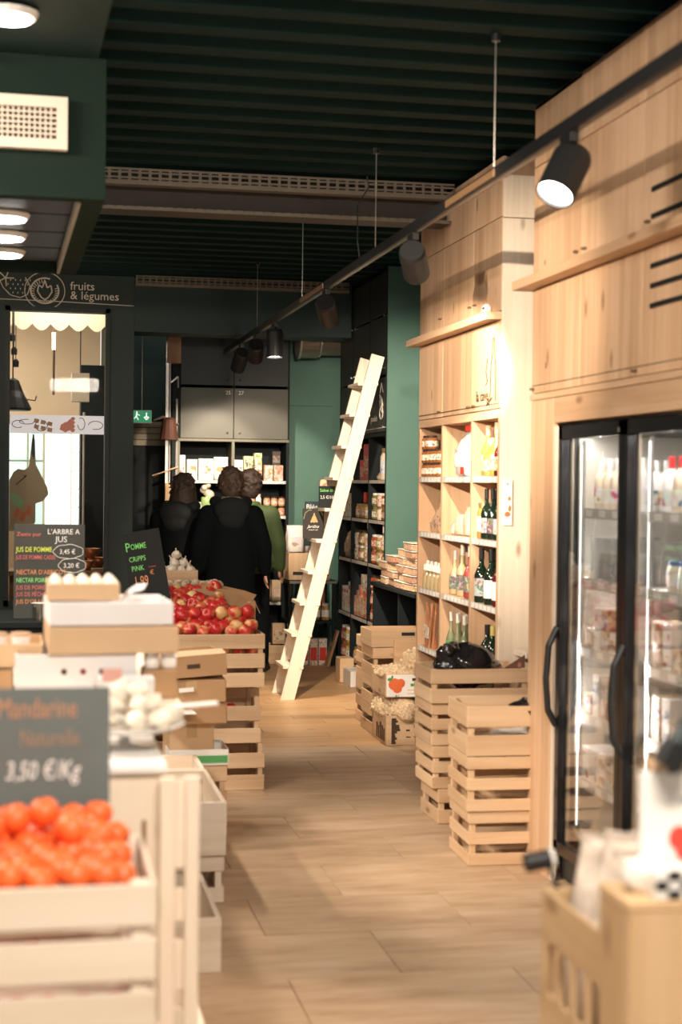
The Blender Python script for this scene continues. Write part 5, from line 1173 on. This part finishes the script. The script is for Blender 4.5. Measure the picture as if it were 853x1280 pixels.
while y < 9.0:
    z = .845 + (y - 8.3) * .27
    xr = 1.225 if y < 8.62 else 1.09
    xl = .76 if y < 8.62 else .60
    x = xl + (D_ / 2 if j % 2 else 0) + .01
    while x < xr - .02:
        apple('apple in %s row from the front slats of the heap, %s' % (ORD[j], ('left end', 'left of centre', 'right of centre', 'right end')[min(3, int((x - xl) / (xr - xl) * 4))]), (x + rnd.uniform(-.006, .006), y + rnd.uniform(-.006, .006), z + rnd.uniform(-.010, .014)), gP); x += D_
    y += D_ * .87; j += 1
for i in range(6):
    apple('red apple seen through the slat gap of the apple crate, number %d from the left' % (i + 1), (.80 + i * .078, 8.325, .76), 'apples behind the slats of the apple crate')
    apple('red apple piled on top of the second row, number %d from the left' % (i + 1), (.82 + i * .072 - .2 * 0, 8.45 + .012 * (i % 2), .925 + .004 * i), 'apples on top of the heap')
for i in range(5): apple('apple lying in the middle crate of the apple stack', (.86 + i * .075, 8.34 + .04 * (i % 2), .415), 'apples in the middle crate')
# cardboard box with raised flap
t = cbox('open kraft box with a wide folded flap above the apples', (1.175, 9.02, .80), (.22, .30, .17), KRAFT, 0, open_=True)
b = MB(); b.sheet([[(-.24, -.16, .24), (-.14, -.24, .20), (-.04, -.30, .15), (.05, -.30, .13)], [(-.21, -.05, .26), (-.10, -.08, .235), (.02, -.1, .20), (.09, -.12, .165)], [(-.19, .0, .272), (-.06, -.01, .25), (.06, -.03, .225), (.13, -.04, .20)]], .004); b.build('folded_flap', KRAFT, t)
b = MB(); b.sheet([[(.105, -.15, .17), (.14, -.13, .10)], [(.105, .12, .20), (.15, .10, .13)]], .004); b.build('side_flap', KRAFTL, t)
crate('support crate under the kraft box right of the apples', (1.19, 9.02, .001), .24, .32, .40, 4, .07, group='tall support crates'); crate('upper support crate under the kraft box', (1.19, 9.02, .403), .24, .32, .39, 4, .07, group='tall support crates')
# garlic crate and mushroom tray
crate('small pine crate heaped with garlic bulbs behind the price board', (.90, 9.68, .93), .25, .25, .18, 2, .085)
b2('dummy', BLACK, None, 0, 0.01, 0, 0.01, 0, 0.01) if False else None
GAR = M('garlic_skin', (.74, .66, .55), .5, var=.12, vscale=40, rndv=.06)
def garlic(loc, label, grp):
    t = thing('garlic_bulb', label, 'vegetable', loc, (rnd.uniform(-.7, .7), rnd.uniform(-.7, .7), rnd.uniform(0, 6)), grp)
    mk('cloves', 'garlic', lambda: MB().lathe([(.006, -.022), (.020, -.020), (.030, -.004), (.026, .012), (.012, .024), (.005, .036)], 20, lobes=6, la=.09).mesh(GAR, True), t)
    mk('neck', 'garlicneck', lambda: MB().rod((0, 0, .03), (.002, 0, .052), .0045, 6, .003).mesh(GAR), t)
for i in range(4):
    for j in range(4):
        for lv in range(2 if 0 < i < 3 and 0 < j < 3 else 1): garlic((.815 + i * .056 + .02 * lv, 9.60 + j * .055, 1.105 + lv * .042 + rnd.uniform(-.004, .008)), 'white garlic bulb heaped in the small pine crate', 'garlic bulbs in the small crate')
garlic((.90, 9.66, 1.20), 'topmost garlic bulb of the heap', None)
t = solid_crate('shallow pine tray of mushrooms between the garlic and the apples', (.96, 9.33, .94), .36, .26, .07, hole=False)
MUS = M('mushroom_skin', (.62, .48, .36), .6, var=.15, vscale=30, rndv=.18)
def mushroom(loc, label, grp):
    t = thing('mushroom', label, 'vegetable', loc, (rnd.uniform(-1, 1), rnd.uniform(-1, 1), rnd.uniform(0, 6)), grp)
    mk('cap', 'mushcap', lambda: MB().lathe([(.012, -.004), (.026, -.002), (.027, .006), (.020, .018), (.004, .023)], 14).mesh(MUS, True), t)
    mk('stalk', 'mushstalk', lambda: MB().lathe([(.010, -.022), (.009, -.003)], 10).mesh(M('mushroom_stalk', (.72, .62, .50), .6)), t)
for i in range(7):
    for j in range(4): mushroom((.815 + i * .048 + .02 * (j % 2), 9.23 + j * .055, 1.025 + rnd.uniform(-.004, .012) + (.012 if 0 < j < 3 else 0)), 'pale brown mushroom in the shallow tray', 'mushrooms in the tray')
tb_ = thing('produce_table', 'wooden table carrying garlic and mushrooms behind the apples', 'table', (0, 0, 0)); b2('top_board', 'crate', tb_, .45, 1.15, 9.19, 9.9, .90, .93)
for x in (.48, 1.12):
    for y in (9.22, 9.86): b2('leg', pine('z', 'crate'), tb_, x - .02, x + .02, y - .02, y + .02, 0, .90)
# price boards
def tilt_board(name, label, loc, rot, w, h, m): 
    t = thing(name, label, 'sign', loc, rot); bx('board', m, t, (w / 2, 0, h / 2), (w, .010, h), bev=.001); return t
t = tilt_board('price_board', 'black chalkboard reading POMME CRIPPS PINK 1,99 € in green and orange', (.570, 8.70, .965), (-.10, -.17, 0), .215, .40, CHALK)
text('chalk_words', 'P', .070, CH_G, t, (.012, -.007, .295), sx=.8); text('chalk_words', 'OMME', .046, CH_G, t, (.042, -.007, .302), sx=.66); text('chalk_words', 'CRiPPS', .040, CH_G, t, (.022, -.007, .235), sx=.78); text('chalk_words', 'PiNK', .040, CH_G, t, (.028, -.007, .183), sx=.8)
text('chalk_price', '1,99', .082, CH_O, t, (.030, -.007, .095), sx=.58); text('chalk_price', '€', .036, CH_O, t, (.125, -.007, .150)); text('chalk_words', 'Loire', .014, CH_R, t, (.125, -.007, .190), sx=1.3); text('printed_line', 'agriculture locale', .015, CH_G, t, (.085, -.007, .012))
bx('back_strut', BLACK, t, (.10, .03, .05), (.02, .04, .16))
t = tilt_board('drinks_board', 'large chalkboard listing L’ARBRE A JUS juices with prices in white clouds', (-.070, 8.0, .955), (-.05, 0, 0), .352, .475, M('chalkboard_worn', (.050, .052, .046), .75, var=.25, vscale=4))
for s_, sz, m_, x, z, sx in (('L’ARBRE A', .037, CH_W, .165, .425, .95), ('JUS', .042, CH_W, .205, .385, 1), ('Zeste pur', .028, CH_R, .012, .415, 1.1), ('JUS DE POMME', .036, CH_Y, .010, .335, .75), ('JUS DE POMME CASSIS', .030, CH_R, .010, .298, .66), ('NECTAR D’ABRICOT', .034, CH_O, .012, .222, .78), ('NECTAR POIRE WILLIAMS', .032, CH_G, .012, .182, .70),
                         ('JUS DE POIRE', .030, CH_R, .012, .146, .8), ('JUS DE PÊCHE', .030, CH_R, .012, .112, .8), ('JUS D’ORANGE', .032, CH_O, .012, .074, .8)):
    text('chalk_words', s_, sz, m_, t, (x, -.007, z), sx=sx)
for k, (s_, x, z) in enumerate((('3,45 €', .225, .325), ('3,20 €', .245, .255), ('3,15', .285, .165))):
    text('chalk_price', s_, .034, CH_W, t, (x, -.007, z), sx=.9)
    cx, cz = x + .045, z + .012; rx_ = (.072, .066, .045)[k]; n = 40
    line('chalk_cloud', [(cx + rx_ * (1 + .07 * abs(math.sin(7 * a_ / n * PI))) * math.cos(2 * PI * a_ / n), -.007, cz + .033 * (1 + .12 * abs(math.sin(7 * a_ / n * PI))) * math.sin(2 * PI * a_ / n)) for a_ in range(n + 1)], .0014, CH_W, t)
# juice stand
js = thing('juice_stand', 'dark stand with the juice chalkboard on top in front of the window', 'stand', (0, 0, 0)); b2('top_board', BLACKW, js, -.9, .34, 7.85, 8.6, .92, .95); b2('front_panel', BLACKW, js, -.9, .34, 7.88, 7.92, 0, .92); b2('side_panel', BLACKW, js, .30, .34, 7.92, 8.6, 0, .92)
t = thing('glass_tumbler', 'empty clear tumbler on the dark stand below the juice board', 'glass', (.055, 7.90, .951)); b = MB(); b.lathe([(.03, 0), (.036, .09), (.034, .09), (.028, .004)], 16); b.build('bowl', glassmat('tumbler_glass', (.9, .92, .92), .25), t); b = MB(); b.lathe([(.0355, .087), (.037, .091)], 16); b.build('rim', WHITE, t)
# ================================================================ BOX STACK beside the apples
bxs = [('wooden_crate', .30, .30, .33, .0), ]
crate('slatted crate at the foot of the cardboard stack', (.77, 7.38, .001), .30, .32, .33, 3, .075)
t = thing('produce_tray', 'white tray with a green band in the cardboard stack', 'tray', (.785, 7.36, .333)); bx('base', WHITE, t, (0, 0, .006), (.28, .30, .010)); 
for s_ in (-1, 1): bx('side', WHITE, t, (0, s_ * .148, .04), (.28, .006, .07)); bx('side', WHITE, t, (s_ * .138, 0, .04), (.006, .29, .07))
bx('green_band', GREENP, t, (0, -.152, .03), (.27, .002, .035), bev=0)
cbox('pinkish kraft box standing in the white tray', (.75, 7.36, .345), (.21, .24, .185), KRAFTL, .04)
cbox('lowest of three kraft boxes in the cardboard stack', (.755, 7.33, .534), (.31, .32, .10), KRAFT)
cbox('middle kraft box with white label in the cardboard stack', (.745, 7.32, .637), (.32, .34, .105), KRAFT, -.02)
t = cbox('top kraft box, tilted and open, in the cardboard stack', (.735, 7.30, .756), (.31, .34, .10), KRAFT, .10, open_=True); t.rotation_euler = (0, -.06, .10); bx('hand_hole', INK, t, (0.0, -.171, .05), (.06, .002, .02), bev=0)
b = MB(); b.sheet([[(-.155, -.17, .10), (.155, -.17, .10)], [(-.15, -.08, .115), (.155, -.08, .112)]], .004); b.build('folded_flap', KRAFTL, t)
bx('white_sticker', PAPER, bpy.data.objects[t.name], (-.04, -.172, -.055), (.07, .002, .02), bev=0)
t = thing('white_paper_slip', 'white paper slip sticking out in front of the kraft boxes', 'paper', (.66, 7.05, .60)); bx('sheet', PAPER, t, (0, .06, 0), (.18, .14, .004), (0, .0, .1), bev=0)
# ================================================================ TABLE WITH TRAYS (left, mid distance)
pt = thing('packing_table', 'pale table loaded with egg trays and white boxes', 'table', (0, 0, 0)); b2('top_board', pine('x', 'pale'), pt, -1.2, .44, 4.45, 6.3, .975, 1.01)
for x in (-1.1, -.05):
    for y in (4.5, 6.25): b2('leg', pine('z', 'pale'), pt, x - .02, x + .02, y - .02, y + .02, 0, .975)
def tray_box(label, x0, x1, y0, y1, z0, z1, m, name='produce_tray', cat='tray', holes=0, rz=0.):
    w, d, h = x1 - x0, y1 - y0, z1 - z0; t = thing(name, label, cat, ((x0 + x1) / 2, (y0 + y1) / 2, z0), (0, 0, rz)); th = .006
    bx('base', m, t, (0, 0, .004), (w - .004, d - .004, .006))
    for s_ in (-1, 1): bx('side', m, t, (0, s_ * (d / 2 - th / 2), h / 2), (w, th, h)); bx('end', m, t, (s_ * (w / 2 - th / 2), 0, h / 2), (th, d - 2 * th, h))
    for i in range(holes): b = MB(); b.rod((-w * .1 + i * .055, -d / 2 - .001, h * .62), (-w * .1 + i * .055, -d / 2 + .001, h * .62), .009, 12); b.build('vent_hole', (INK, M('red_ink', (.25, .03, .05), .6), INK)[i % 3], t)
    return t
WB = M('white_card', (.78, .76, .76), .7, var=.04, vscale=4)
tray_box('long white vented tray at the bottom of the tray pile', -.035, .315, 4.60, 4.98, 1.02 - .009, 1.145, WB, holes=3)
tray_box('small white box under the right end of the tray pile', .20, .36, 4.50, 4.58, 1.011, 1.085, WB, 'white_box', 'box')
tray_box('kraft tray in the middle of the tray pile', .055, .43, 4.58, 4.96, 1.148, 1.225, KRAFTL, rz=.03)
tray_box('white lidded tray above the kraft tray', .055, .415, 4.60, 4.94, 1.228, 1.295, WB, rz=.04)
bx('lid', WB, tray_box('upper kraft tray of eggs on top of the pile', .055, .265, 4.62, 4.90, 1.300, 1.350, KRAFTL), (0, 0, .0), (.0001, .0001, .0001)) if False else tray_box('upper kraft tray of eggs on top of the pile', .055, .265, 4.62, 4.90, 1.300, 1.350, KRAFTL)
EG = M('egg_shell', (.80, .72, .62), .6)
for i in range(5):
    for j in range(4):
        o = tag(mk('egg', 'egg', lambda: MB().lathe([(.005, -.024), (.016, -.018), (.021, -.003), (.018, .014), (.009, .026), (.002, .030)], 12).mesh(EG, True), None, (.082 + i * .041, 4.655 + j * .062, 1.338), (rnd.uniform(-.2, .2), rnd.uniform(-.2, .2), 0)), 'cream egg in the upper kraft tray, row %d from the front, %s' % (j + 1, ('left end', 'second', 'middle', 'fourth', 'right end')[i]), 'egg', 'eggs in the upper tray')
t = thing('paper_flap', 'curled white paper flap at the right of the egg tray', 'paper', (.30, 4.70, 1.286)); b = MB(); b.sheet([[(-.03, 0, 0), (-.01, 0, .02), (.01, 0, .035), (.04, 0, .042)], [(-.02, .12, 0), (.0, .12, .03), (.03, .12, .05), (.06, .12, .052)]], .003); b.build('sheet', WB, t)
t = tray_box('kraft tray of white pots at the far left edge', -.42, .045, 4.66, 4.96, 1.10, 1.17, KRAFTL)
tray_box('brown carton below the far left kraft tray', -.42, -.03 - .012, 4.64, 4.96, 1.011, 1.096, KRAFT)
for i in range(6):
    t = thing('white_pot', 'white yoghurt-like pot in the far left kraft tray', 'pot', (-.36 + i * .068, 4.72, 1.11), (0, 0, 0), 'white pots in the left tray'); b = MB(); b.lathe([(.022, 0), (.028, .08)], 14); b.build('cup_body', MILKW, t); b = MB(); b.lathe([(.030, .08), (.030, .088)], 14); b.build('lid', KRAFTL, t)
cbox('small kraft box under two jars at the right end of the table', (.385, 4.66, 1.011), (.10, .12, .085), KRAFT, tape=False)
for i in range(2): jar('small white jar with clear lid on the right end of the packing table', 'pair of small white jars on the packing table', (.362 + i * .050, 4.64, 1.097), .0225, .062, MILKW, M('clear_lid', (.70, .66, .58), .15))
# ================================================================ STAND WITH MERINGUES (left foreground)
ms = thing('display_stand', 'pale wooden display stand behind the mandarins with a white top', 'stand', (0, 0, 0))
PWH = M('limed_wood', (.72, .65, .56), .6, var=.06, vscale=6)
b2('top_board', M('white_top', (.84, .82, .80), .5), ms, -.7, .318, 3.58, 4.12, .982, 1.0); b2('front_board', pine('z', 'pale', True), ms, -.7, .09, 3.60, 3.62, .0, .98); b2('front_board', pine('z', 'pale', True), ms, .094, .314, 3.60, 3.62, 0, .98); b2('side_board', pine('z', 'pale', True), ms, .296, .314, 3.62, 4.1, 0, .98)
b2('crate_shelf', 'pale', ms, -.7, .25, 2.90, 3.58, .595, .62); b2('front_slot', M('brown_wood', (.25, .13, .06), .6, var=.2), ms, .262, .272, 3.594, 3.6, .76, .87, bev=0)
PO = pine('z', 'pale')
b2('upright', PO, ms, .300, .335, 3.55, 3.58, 0, .975); b2('upright', PO, ms, .358, .39, 3.55, 3.58, 0, .975)
for z0, z1 in ((.765, .97), (.643, .718), (.484, .60), (.2, .443)): b2('cross_piece', PO, ms, .335, .358, 3.56, 3.575, z0, z1)
b2('shelf_edge', 'pale', ms, -.7, .245, 2.895, 2.9, .56, .62)
# mandarin crate
mc = thing('mandarin_crate', 'blurred pale slatted crate full of mandarins in the left foreground', 'crate', (-.21, 3.10, .622))
w_, d_, h_ = .90, .42, .282
for zc in (.042, .142, .243):
    for s_ in (-1, 1): bx('slat', pine('x', 'pale'), mc, (0, s_ * (d_ / 2 - .005), zc), (w_, .010, .078)); bx('slat', pine('y', 'pale'), mc, (s_ * (w_ / 2 - .005), 0, zc), (.010, d_ - .02, .078))
for sx in (-1, 1):
    for sy in (-1, 1): bx('corner_post', pine('z', 'pale'), mc, (sx * (w_ / 2 - .03), sy * (d_ / 2 - .03), h_ / 2), (.035, .035, h_))
for i in range(4): bx('bottom_board', pine('x', 'pale'), mc, (0, -.15 + .10 * i, .006), (w_ - .03, .08, .008))
MAN = M('mandarin_peel', (.86, .145, .030), .42, var=.08, vscale=30, bump=.12, rndv=.08)
def mandarin(loc, label, grp):
    t = thing('mandarin', label, 'fruit', loc, (rnd.uniform(-1, 1), rnd.uniform(-1, 1), rnd.uniform(0, 6)), grp)
    mk('peel', 'mandarin', lambda: MB().lathe([(.004, -.023), (.014, -.026), (.026, -.017), (.031, -.002), (.029, .012), (.018, .023), (.006, .025), (.002, .023)], 18).mesh(MAN, True), t)
    mk('stalk_end', 'manstalk', lambda: MB().lathe([(.003, .023), (.0025, .028)], 6).mesh(M('stalk_green', (.10, .16, .05), .7)), t)
j = 0; y = 2.945
while y < 3.28:
    x = -.27 + (.031 if j % 2 else 0)
    while x < .205:
        mandarin((x + rnd.uniform(-.004, .004), y, .905 + (y - 2.94) * .16 + rnd.uniform(-.006, .008) - (.02 if x > .16 else 0)), 'mandarin in %s row behind the front slats, %s' % (ORD[j], ('farthest left', 'at the left picture edge', 'below the price board', 'right of the middle', 'at the right end of the crate')[min(4, int((x + .27) / .48 * 5))]), 'mandarins in the foreground crate'); x += .060
    y += .053; j += 1
for x, y, z in ((.035, 3.13, .995), (.085, 3.05, .975), (-.07, 3.08, .975), (-.02, 3.12, .985), (-.12, 3.14, .98), (-.2, 3.07, .975)): mandarin((x, y, z), 'mandarin on top of the pile beneath the grey price board, ' + {.035: 'fourth from left', .085: 'rightmost', -.07: 'second from left', -.02: 'third from left', -.12: 'leftmost in view', -.2: 'at the picture edge'}[x], 'mandarins on top of the pile')
for zr in (.66, .76):
    for i in range(8): mandarin((-.257 + i * .0605 + (.03 if zr > .7 else 0), 2.945, zr + rnd.uniform(-.003, .003)), 'mandarin showing between the crate slats, %s gap, number %d from the left' % ('lower' if zr < .7 else 'upper', i + 1), 'mandarins behind the crate slats')
t = thing('price_board', 'big grey slate price board for mandarins in the left foreground', 'sign', (-.17, 3.335, .86), (-.06, 0, 0))
bx('board', SLATE, t, (.168, 0, .176), (.352, .008, .352), bev=.001)
text('chalk_words', 'Mandarine', .060, M('soft_orange_chalk', (.50, .26, .14), .8), t, (.108, -.006, .290), sx=.66, off=0); text('chalk_words', 'Naturelle', .050, M('dim_orange_chalk', (.34, .23, .15), .8), t, (.155, -.006, .230), sx=.66, off=0); text('chalk_price', '3,50 €/Kg', .055, CH_W, t, (.125, -.006, .160), sx=.70, shear=.2, off=0)
# meringue bowl
t = thing('meringue_stand', 'round glass pedestal plate heaped with white meringues', 'bowl', (.235, 3.84, 1.0)); b = MB(); b.lathe([(.075, 0), (.075, .004), (.015, .008), (.012, .035), (.02, .04), (.12, .045), (.15, .058), (.148, .062), (.11, .05), (.01, .046)], 24); b.build('pedestal_plate', M('milky_glass', (.70, .68, .64), .15, coat=.4), t, smooth=True)
MER = M('meringue', (.86, .78, .66), .6, var=.10, vscale=16, rndv=.08)
k = 0
for lv, (n, rr) in enumerate(((9, .105), (6, .065), (3, .03))):
    for i in range(n):
        a_ = 2 * PI * i / n + lv; o = tag(mk('meringue', ('mer', i % 3), lambda: lump((.030, .026, .022), i + 3, 2, .35).mesh(MER, True), None, (.235 + rr * math.cos(a_), 3.84 + rr * math.sin(a_), 1.078 + lv * .030), (0, 0, a_)), 'white meringue on the glass plate, %s, %s' % (('lowest ring', 'middle ring', 'top of the heap')[lv], ('right side', 'back', 'left side', 'front')[int((a_ % (2 * PI)) / (2 * PI) * 4)]), 'meringue', 'meringues ' + str(lv))
t = thing('meringue_label', 'small pink and white price card behind the meringues', 'card', (.215, 4.05, 1.00)); bx('card_face', PAPER, t, (0, 0, .115), (.045, .003, .03), bev=0); bx('pink_print', M('pink_label', (.62, .33, .28), .6), t, (0, 0, .15), (.05, .003, .035), bev=0); b = MB(); b.rod((0, .003, 0), (0, .003, .12), .002); b.build('stick', STEEL, t)
t = thing('white_ticket', 'long white ticket poking out beside the meringues', 'card', (.37, 3.95, 1.085)); bx('ticket', PAPER, t, (.05, 0, 0), (.115, .04, .005), (0, -.06, 0), bev=0); b = MB(); b.rod((-.0, 0, 0), (-.045, 0, -.02), .003); b.build('stick', STEEL, t)
# ================================================================ FLOOR BINS along the aisle (left)
def bin_(label, x0, x1, y0, y1, z0, z1, grp, tone='pale'):
    t = thing('wooden_bin', label, 'crate', ((x0 + x1) / 2, (y0 + y1) / 2, z0), (0, 0, 0), grp); w, d, h = x1 - x0, y1 - y0, z1 - z0; th = .018
    for s_ in (-1, 1):
        bx('end_board', tone, t, (0, s_ * (d / 2 - th / 2), h / 2), (w, th, h)); bx('side_board', tone, t, (s_ * (w / 2 - th / 2), 0, h / 2), (th, d - 2 * th, h))
    bx('bottom_board', tone, t, (0, 0, .008), (w - .03, d - .03, .012))
    return t
gB2 = 'pale wooden bins along the aisle'
bin_('upper far bin of the pale bins beside the display stand', .36, .765, 6.78, 7.14, .19, .40, gB2); bin_('upper near bin of the pale bins beside the display stand', .36, .77, 6.05, 6.76, .19, .40, gB2)
crate('small crate with open gap on the floor under the near upper bin', (.60, 6.24, .001), .33, .34, .183, 2, .06, tone='pale'); crate('long crate on the floor under the far upper bin', (.56, 6.85, .001), .40, .5, .183, 2, .06, tone='pale')
bin_('middle floor bin, empty, in front of the stacked bins', .24, .648, 5.20, 5.82, 0, .185, gB2); bin_('nearest floor bin at the bottom edge of the picture', .05, .475, 4.13, 4.58, 0, .20, gB2)

# ================================================================ RIGHT FOREGROUND
ct = thing('counter', 'tan wooden counter block at the right bottom corner', 'counter', (0, 0, 0))
b2('front_board', pine('z', 'oak', True), ct, .992, 1.9, 2.45, 2.47, 0, .940); b2('side_board', pine('z', 'oak', True), ct, .992, 1.012, 2.47, 2.59, 0, .940); b2('top_board', pine('x', 'oak'), ct, .990, 1.9, 2.448, 2.59, .940, .955)
t = thing('checked_box', 'small box with black and white checked band on the counter', 'box', (1.22, 2.486, .956)); bx('box_body', PAPER, t, (0, 0, .024), (.36, .06, .048))
b = MB()
for i in range(16):
    for j in range(3):
        if (i + j) % 2: b.box(-.18 + i * .0225, -.18 + (i + 1) * .0225, -.032, -.0295, .0 + j * .016, (j + 1) * .016)
b.build('checked_band', BLACK, t)
t = thing('white_poster_stand', 'tall white card stand with a red heart at the right edge', 'sign', (1.245, 2.54, .956), (-.03, 0, 0)); bx('board', PAPER, t, (0, 0, .10), (.40, .012, .20)); bx('cardboard_top', KRAFTL, t, (0.01, .01, .211), (.38, .03, .018))
b = MB(); b.ball((-.130, -.008, .085), (.020, .003, .022), 2); b.ball((-.098, -.008, .085), (.020, .003, .022), 2); b.ball((-.114, -.008, .068), (.024, .003, .026), 2); b.build('red_heart', M('heart_red', (.75, .06, .04), .5), t)
bx('grey_word', M('grey_print', (.45, .45, .45), .7), t, (-.10, -.0065, .15), (.06, .001, .010), bev=0)
cr = thing('bread_crate', 'tan crate with upright side slats holding plastic bags, right foreground', 'crate', (1.147, 2.785, .57), (0, 0, 0)); w_, d_, h_ = .26, .36, .28
for s_ in (-1, 1):
    bx('top_rail', pine('y', 'oak'), cr, (s_ * w_ / 2, 0, h_ - .05), (.010, d_, .10)); bx('bottom_rail', pine('y', 'oak'), cr, (s_ * w_ / 2, 0, .04), (.010, d_, .08))
    for k in range(5): bx('upright_slat', pine('z', 'oak'), cr, (s_ * w_ / 2, -d_ / 2 + .02 + k * (d_ - .04) / 4, .13), (.010, .035, .12))
    bx('end_board', pine('x', 'oak'), cr, (0, s_ * d_ / 2, .14), (w_, .010, .27)); bx('corner_post', pine('z', 'oak'), cr, (s_ * (w_ / 2 - .02), d_ / 2 - .02, .14), (.025, .025, .28)); bx('corner_post', pine('z', 'oak'), cr, (s_ * (w_ / 2 - .02), -d_ / 2 + .02, .14), (.025, .025, .28))
bx('bottom_board', 'oak', cr, (0, 0, .005), (w_ - .01, d_ - .01, .01)); bx('label_tile', PAPER, cr, (-.10, -d_ / 2 - .006, .20), (.035, .002, .05), bev=0)
cs = thing('crate_base', 'tan box under the bag crate in the right foreground', 'box', (1.147, 2.785, 0)); b2('front_board', 'oak', cs, -.12, .12, -.16, -.14, 0, .568); b2('side_board', 'oak', cs, -.12, -.10, -.14, .16, 0, .568); b2('side_board', 'oak', cs, .10, .12, -.14, .16, 0, .568) 
PB = M('frosted_bag', (.66, .57, .48), .25, bump=.8, vscale=22, var=.25)
for i, (x, y, r_) in enumerate(((1.10, 2.90, .1), (1.12, 2.83, -.1), (1.11, 2.76, .15), (1.13, 2.69, -.05), (1.20, 2.90, .3))):
    bag(('farthest', 'second', 'middle', 'fourth, with orange print,', 'rightmost')[i] + ' frosted bag standing in the tan crate', 'frosted bags in the tan crate', (x, y, .60), (.15, .06, .36 + .02 * (i % 2)), PB, M('carrot_print', (.70, .26, .08), .5) if i in (1, 3) else None, (.0, .12, r_ - .5))
t = thing('white_paper_bag', 'rounded white paper bag resting between crate and poster', 'bag', (1.045, 2.51, .956)); lump((.045, .025, .032), 31, 3, .15).build('bag_body', PAPER, t, (0, 0, .032), (0, .3, 0), True)
t = thing('round_clip', 'black cylinder clip with white round face on the far corner of the tan crate', 'clip', (1.020, 2.955, .900)); b = MB(); b.rod((-.045, 0, 0), (.005, 0, .008), .019, 16); b.build('body', BLACK, t); b = MB(); b.rod((.005, 0, .008), (.012, 0, .009), .021, 16); b.build('white_face', WHITE, t); b = MB(); b.rod((.0, 0, 0), (.02, -.01, -.05), .005); b.build('stem', BLACK, t)
t = thing('black_clamp_arm', 'black clamp on an arm reaching in from the right edge above the white poster', 'clamp', (1.085, 2.50, 1.18)); b = MB(); b.tube([(.006, 0, .025), (.03, 0, .06), (.10, 0, .13), (.3, 0, .2)], .018, 10); b.ball((.006, 0, .025), .018, 2); b.build('arm', M('dark_teal_plastic', (.012, .03, .03), .5), t); b = MB(); b.mbox(Matrix.Translation((.0, 0, .012)) @ Matrix.Rotation(.5, 4, 'Y'), (.036, .04, .045)); b.rod((0, 0, 0), (.0, 0, -.02), .012, 10, .006); b.build('head', BLACK, t)
b = MB(); b.rod((.3, 0, .2), (.3, .07, -.225), .015); b.build('post', BLACK, t)
print('objects', len(bpy.data.objects))
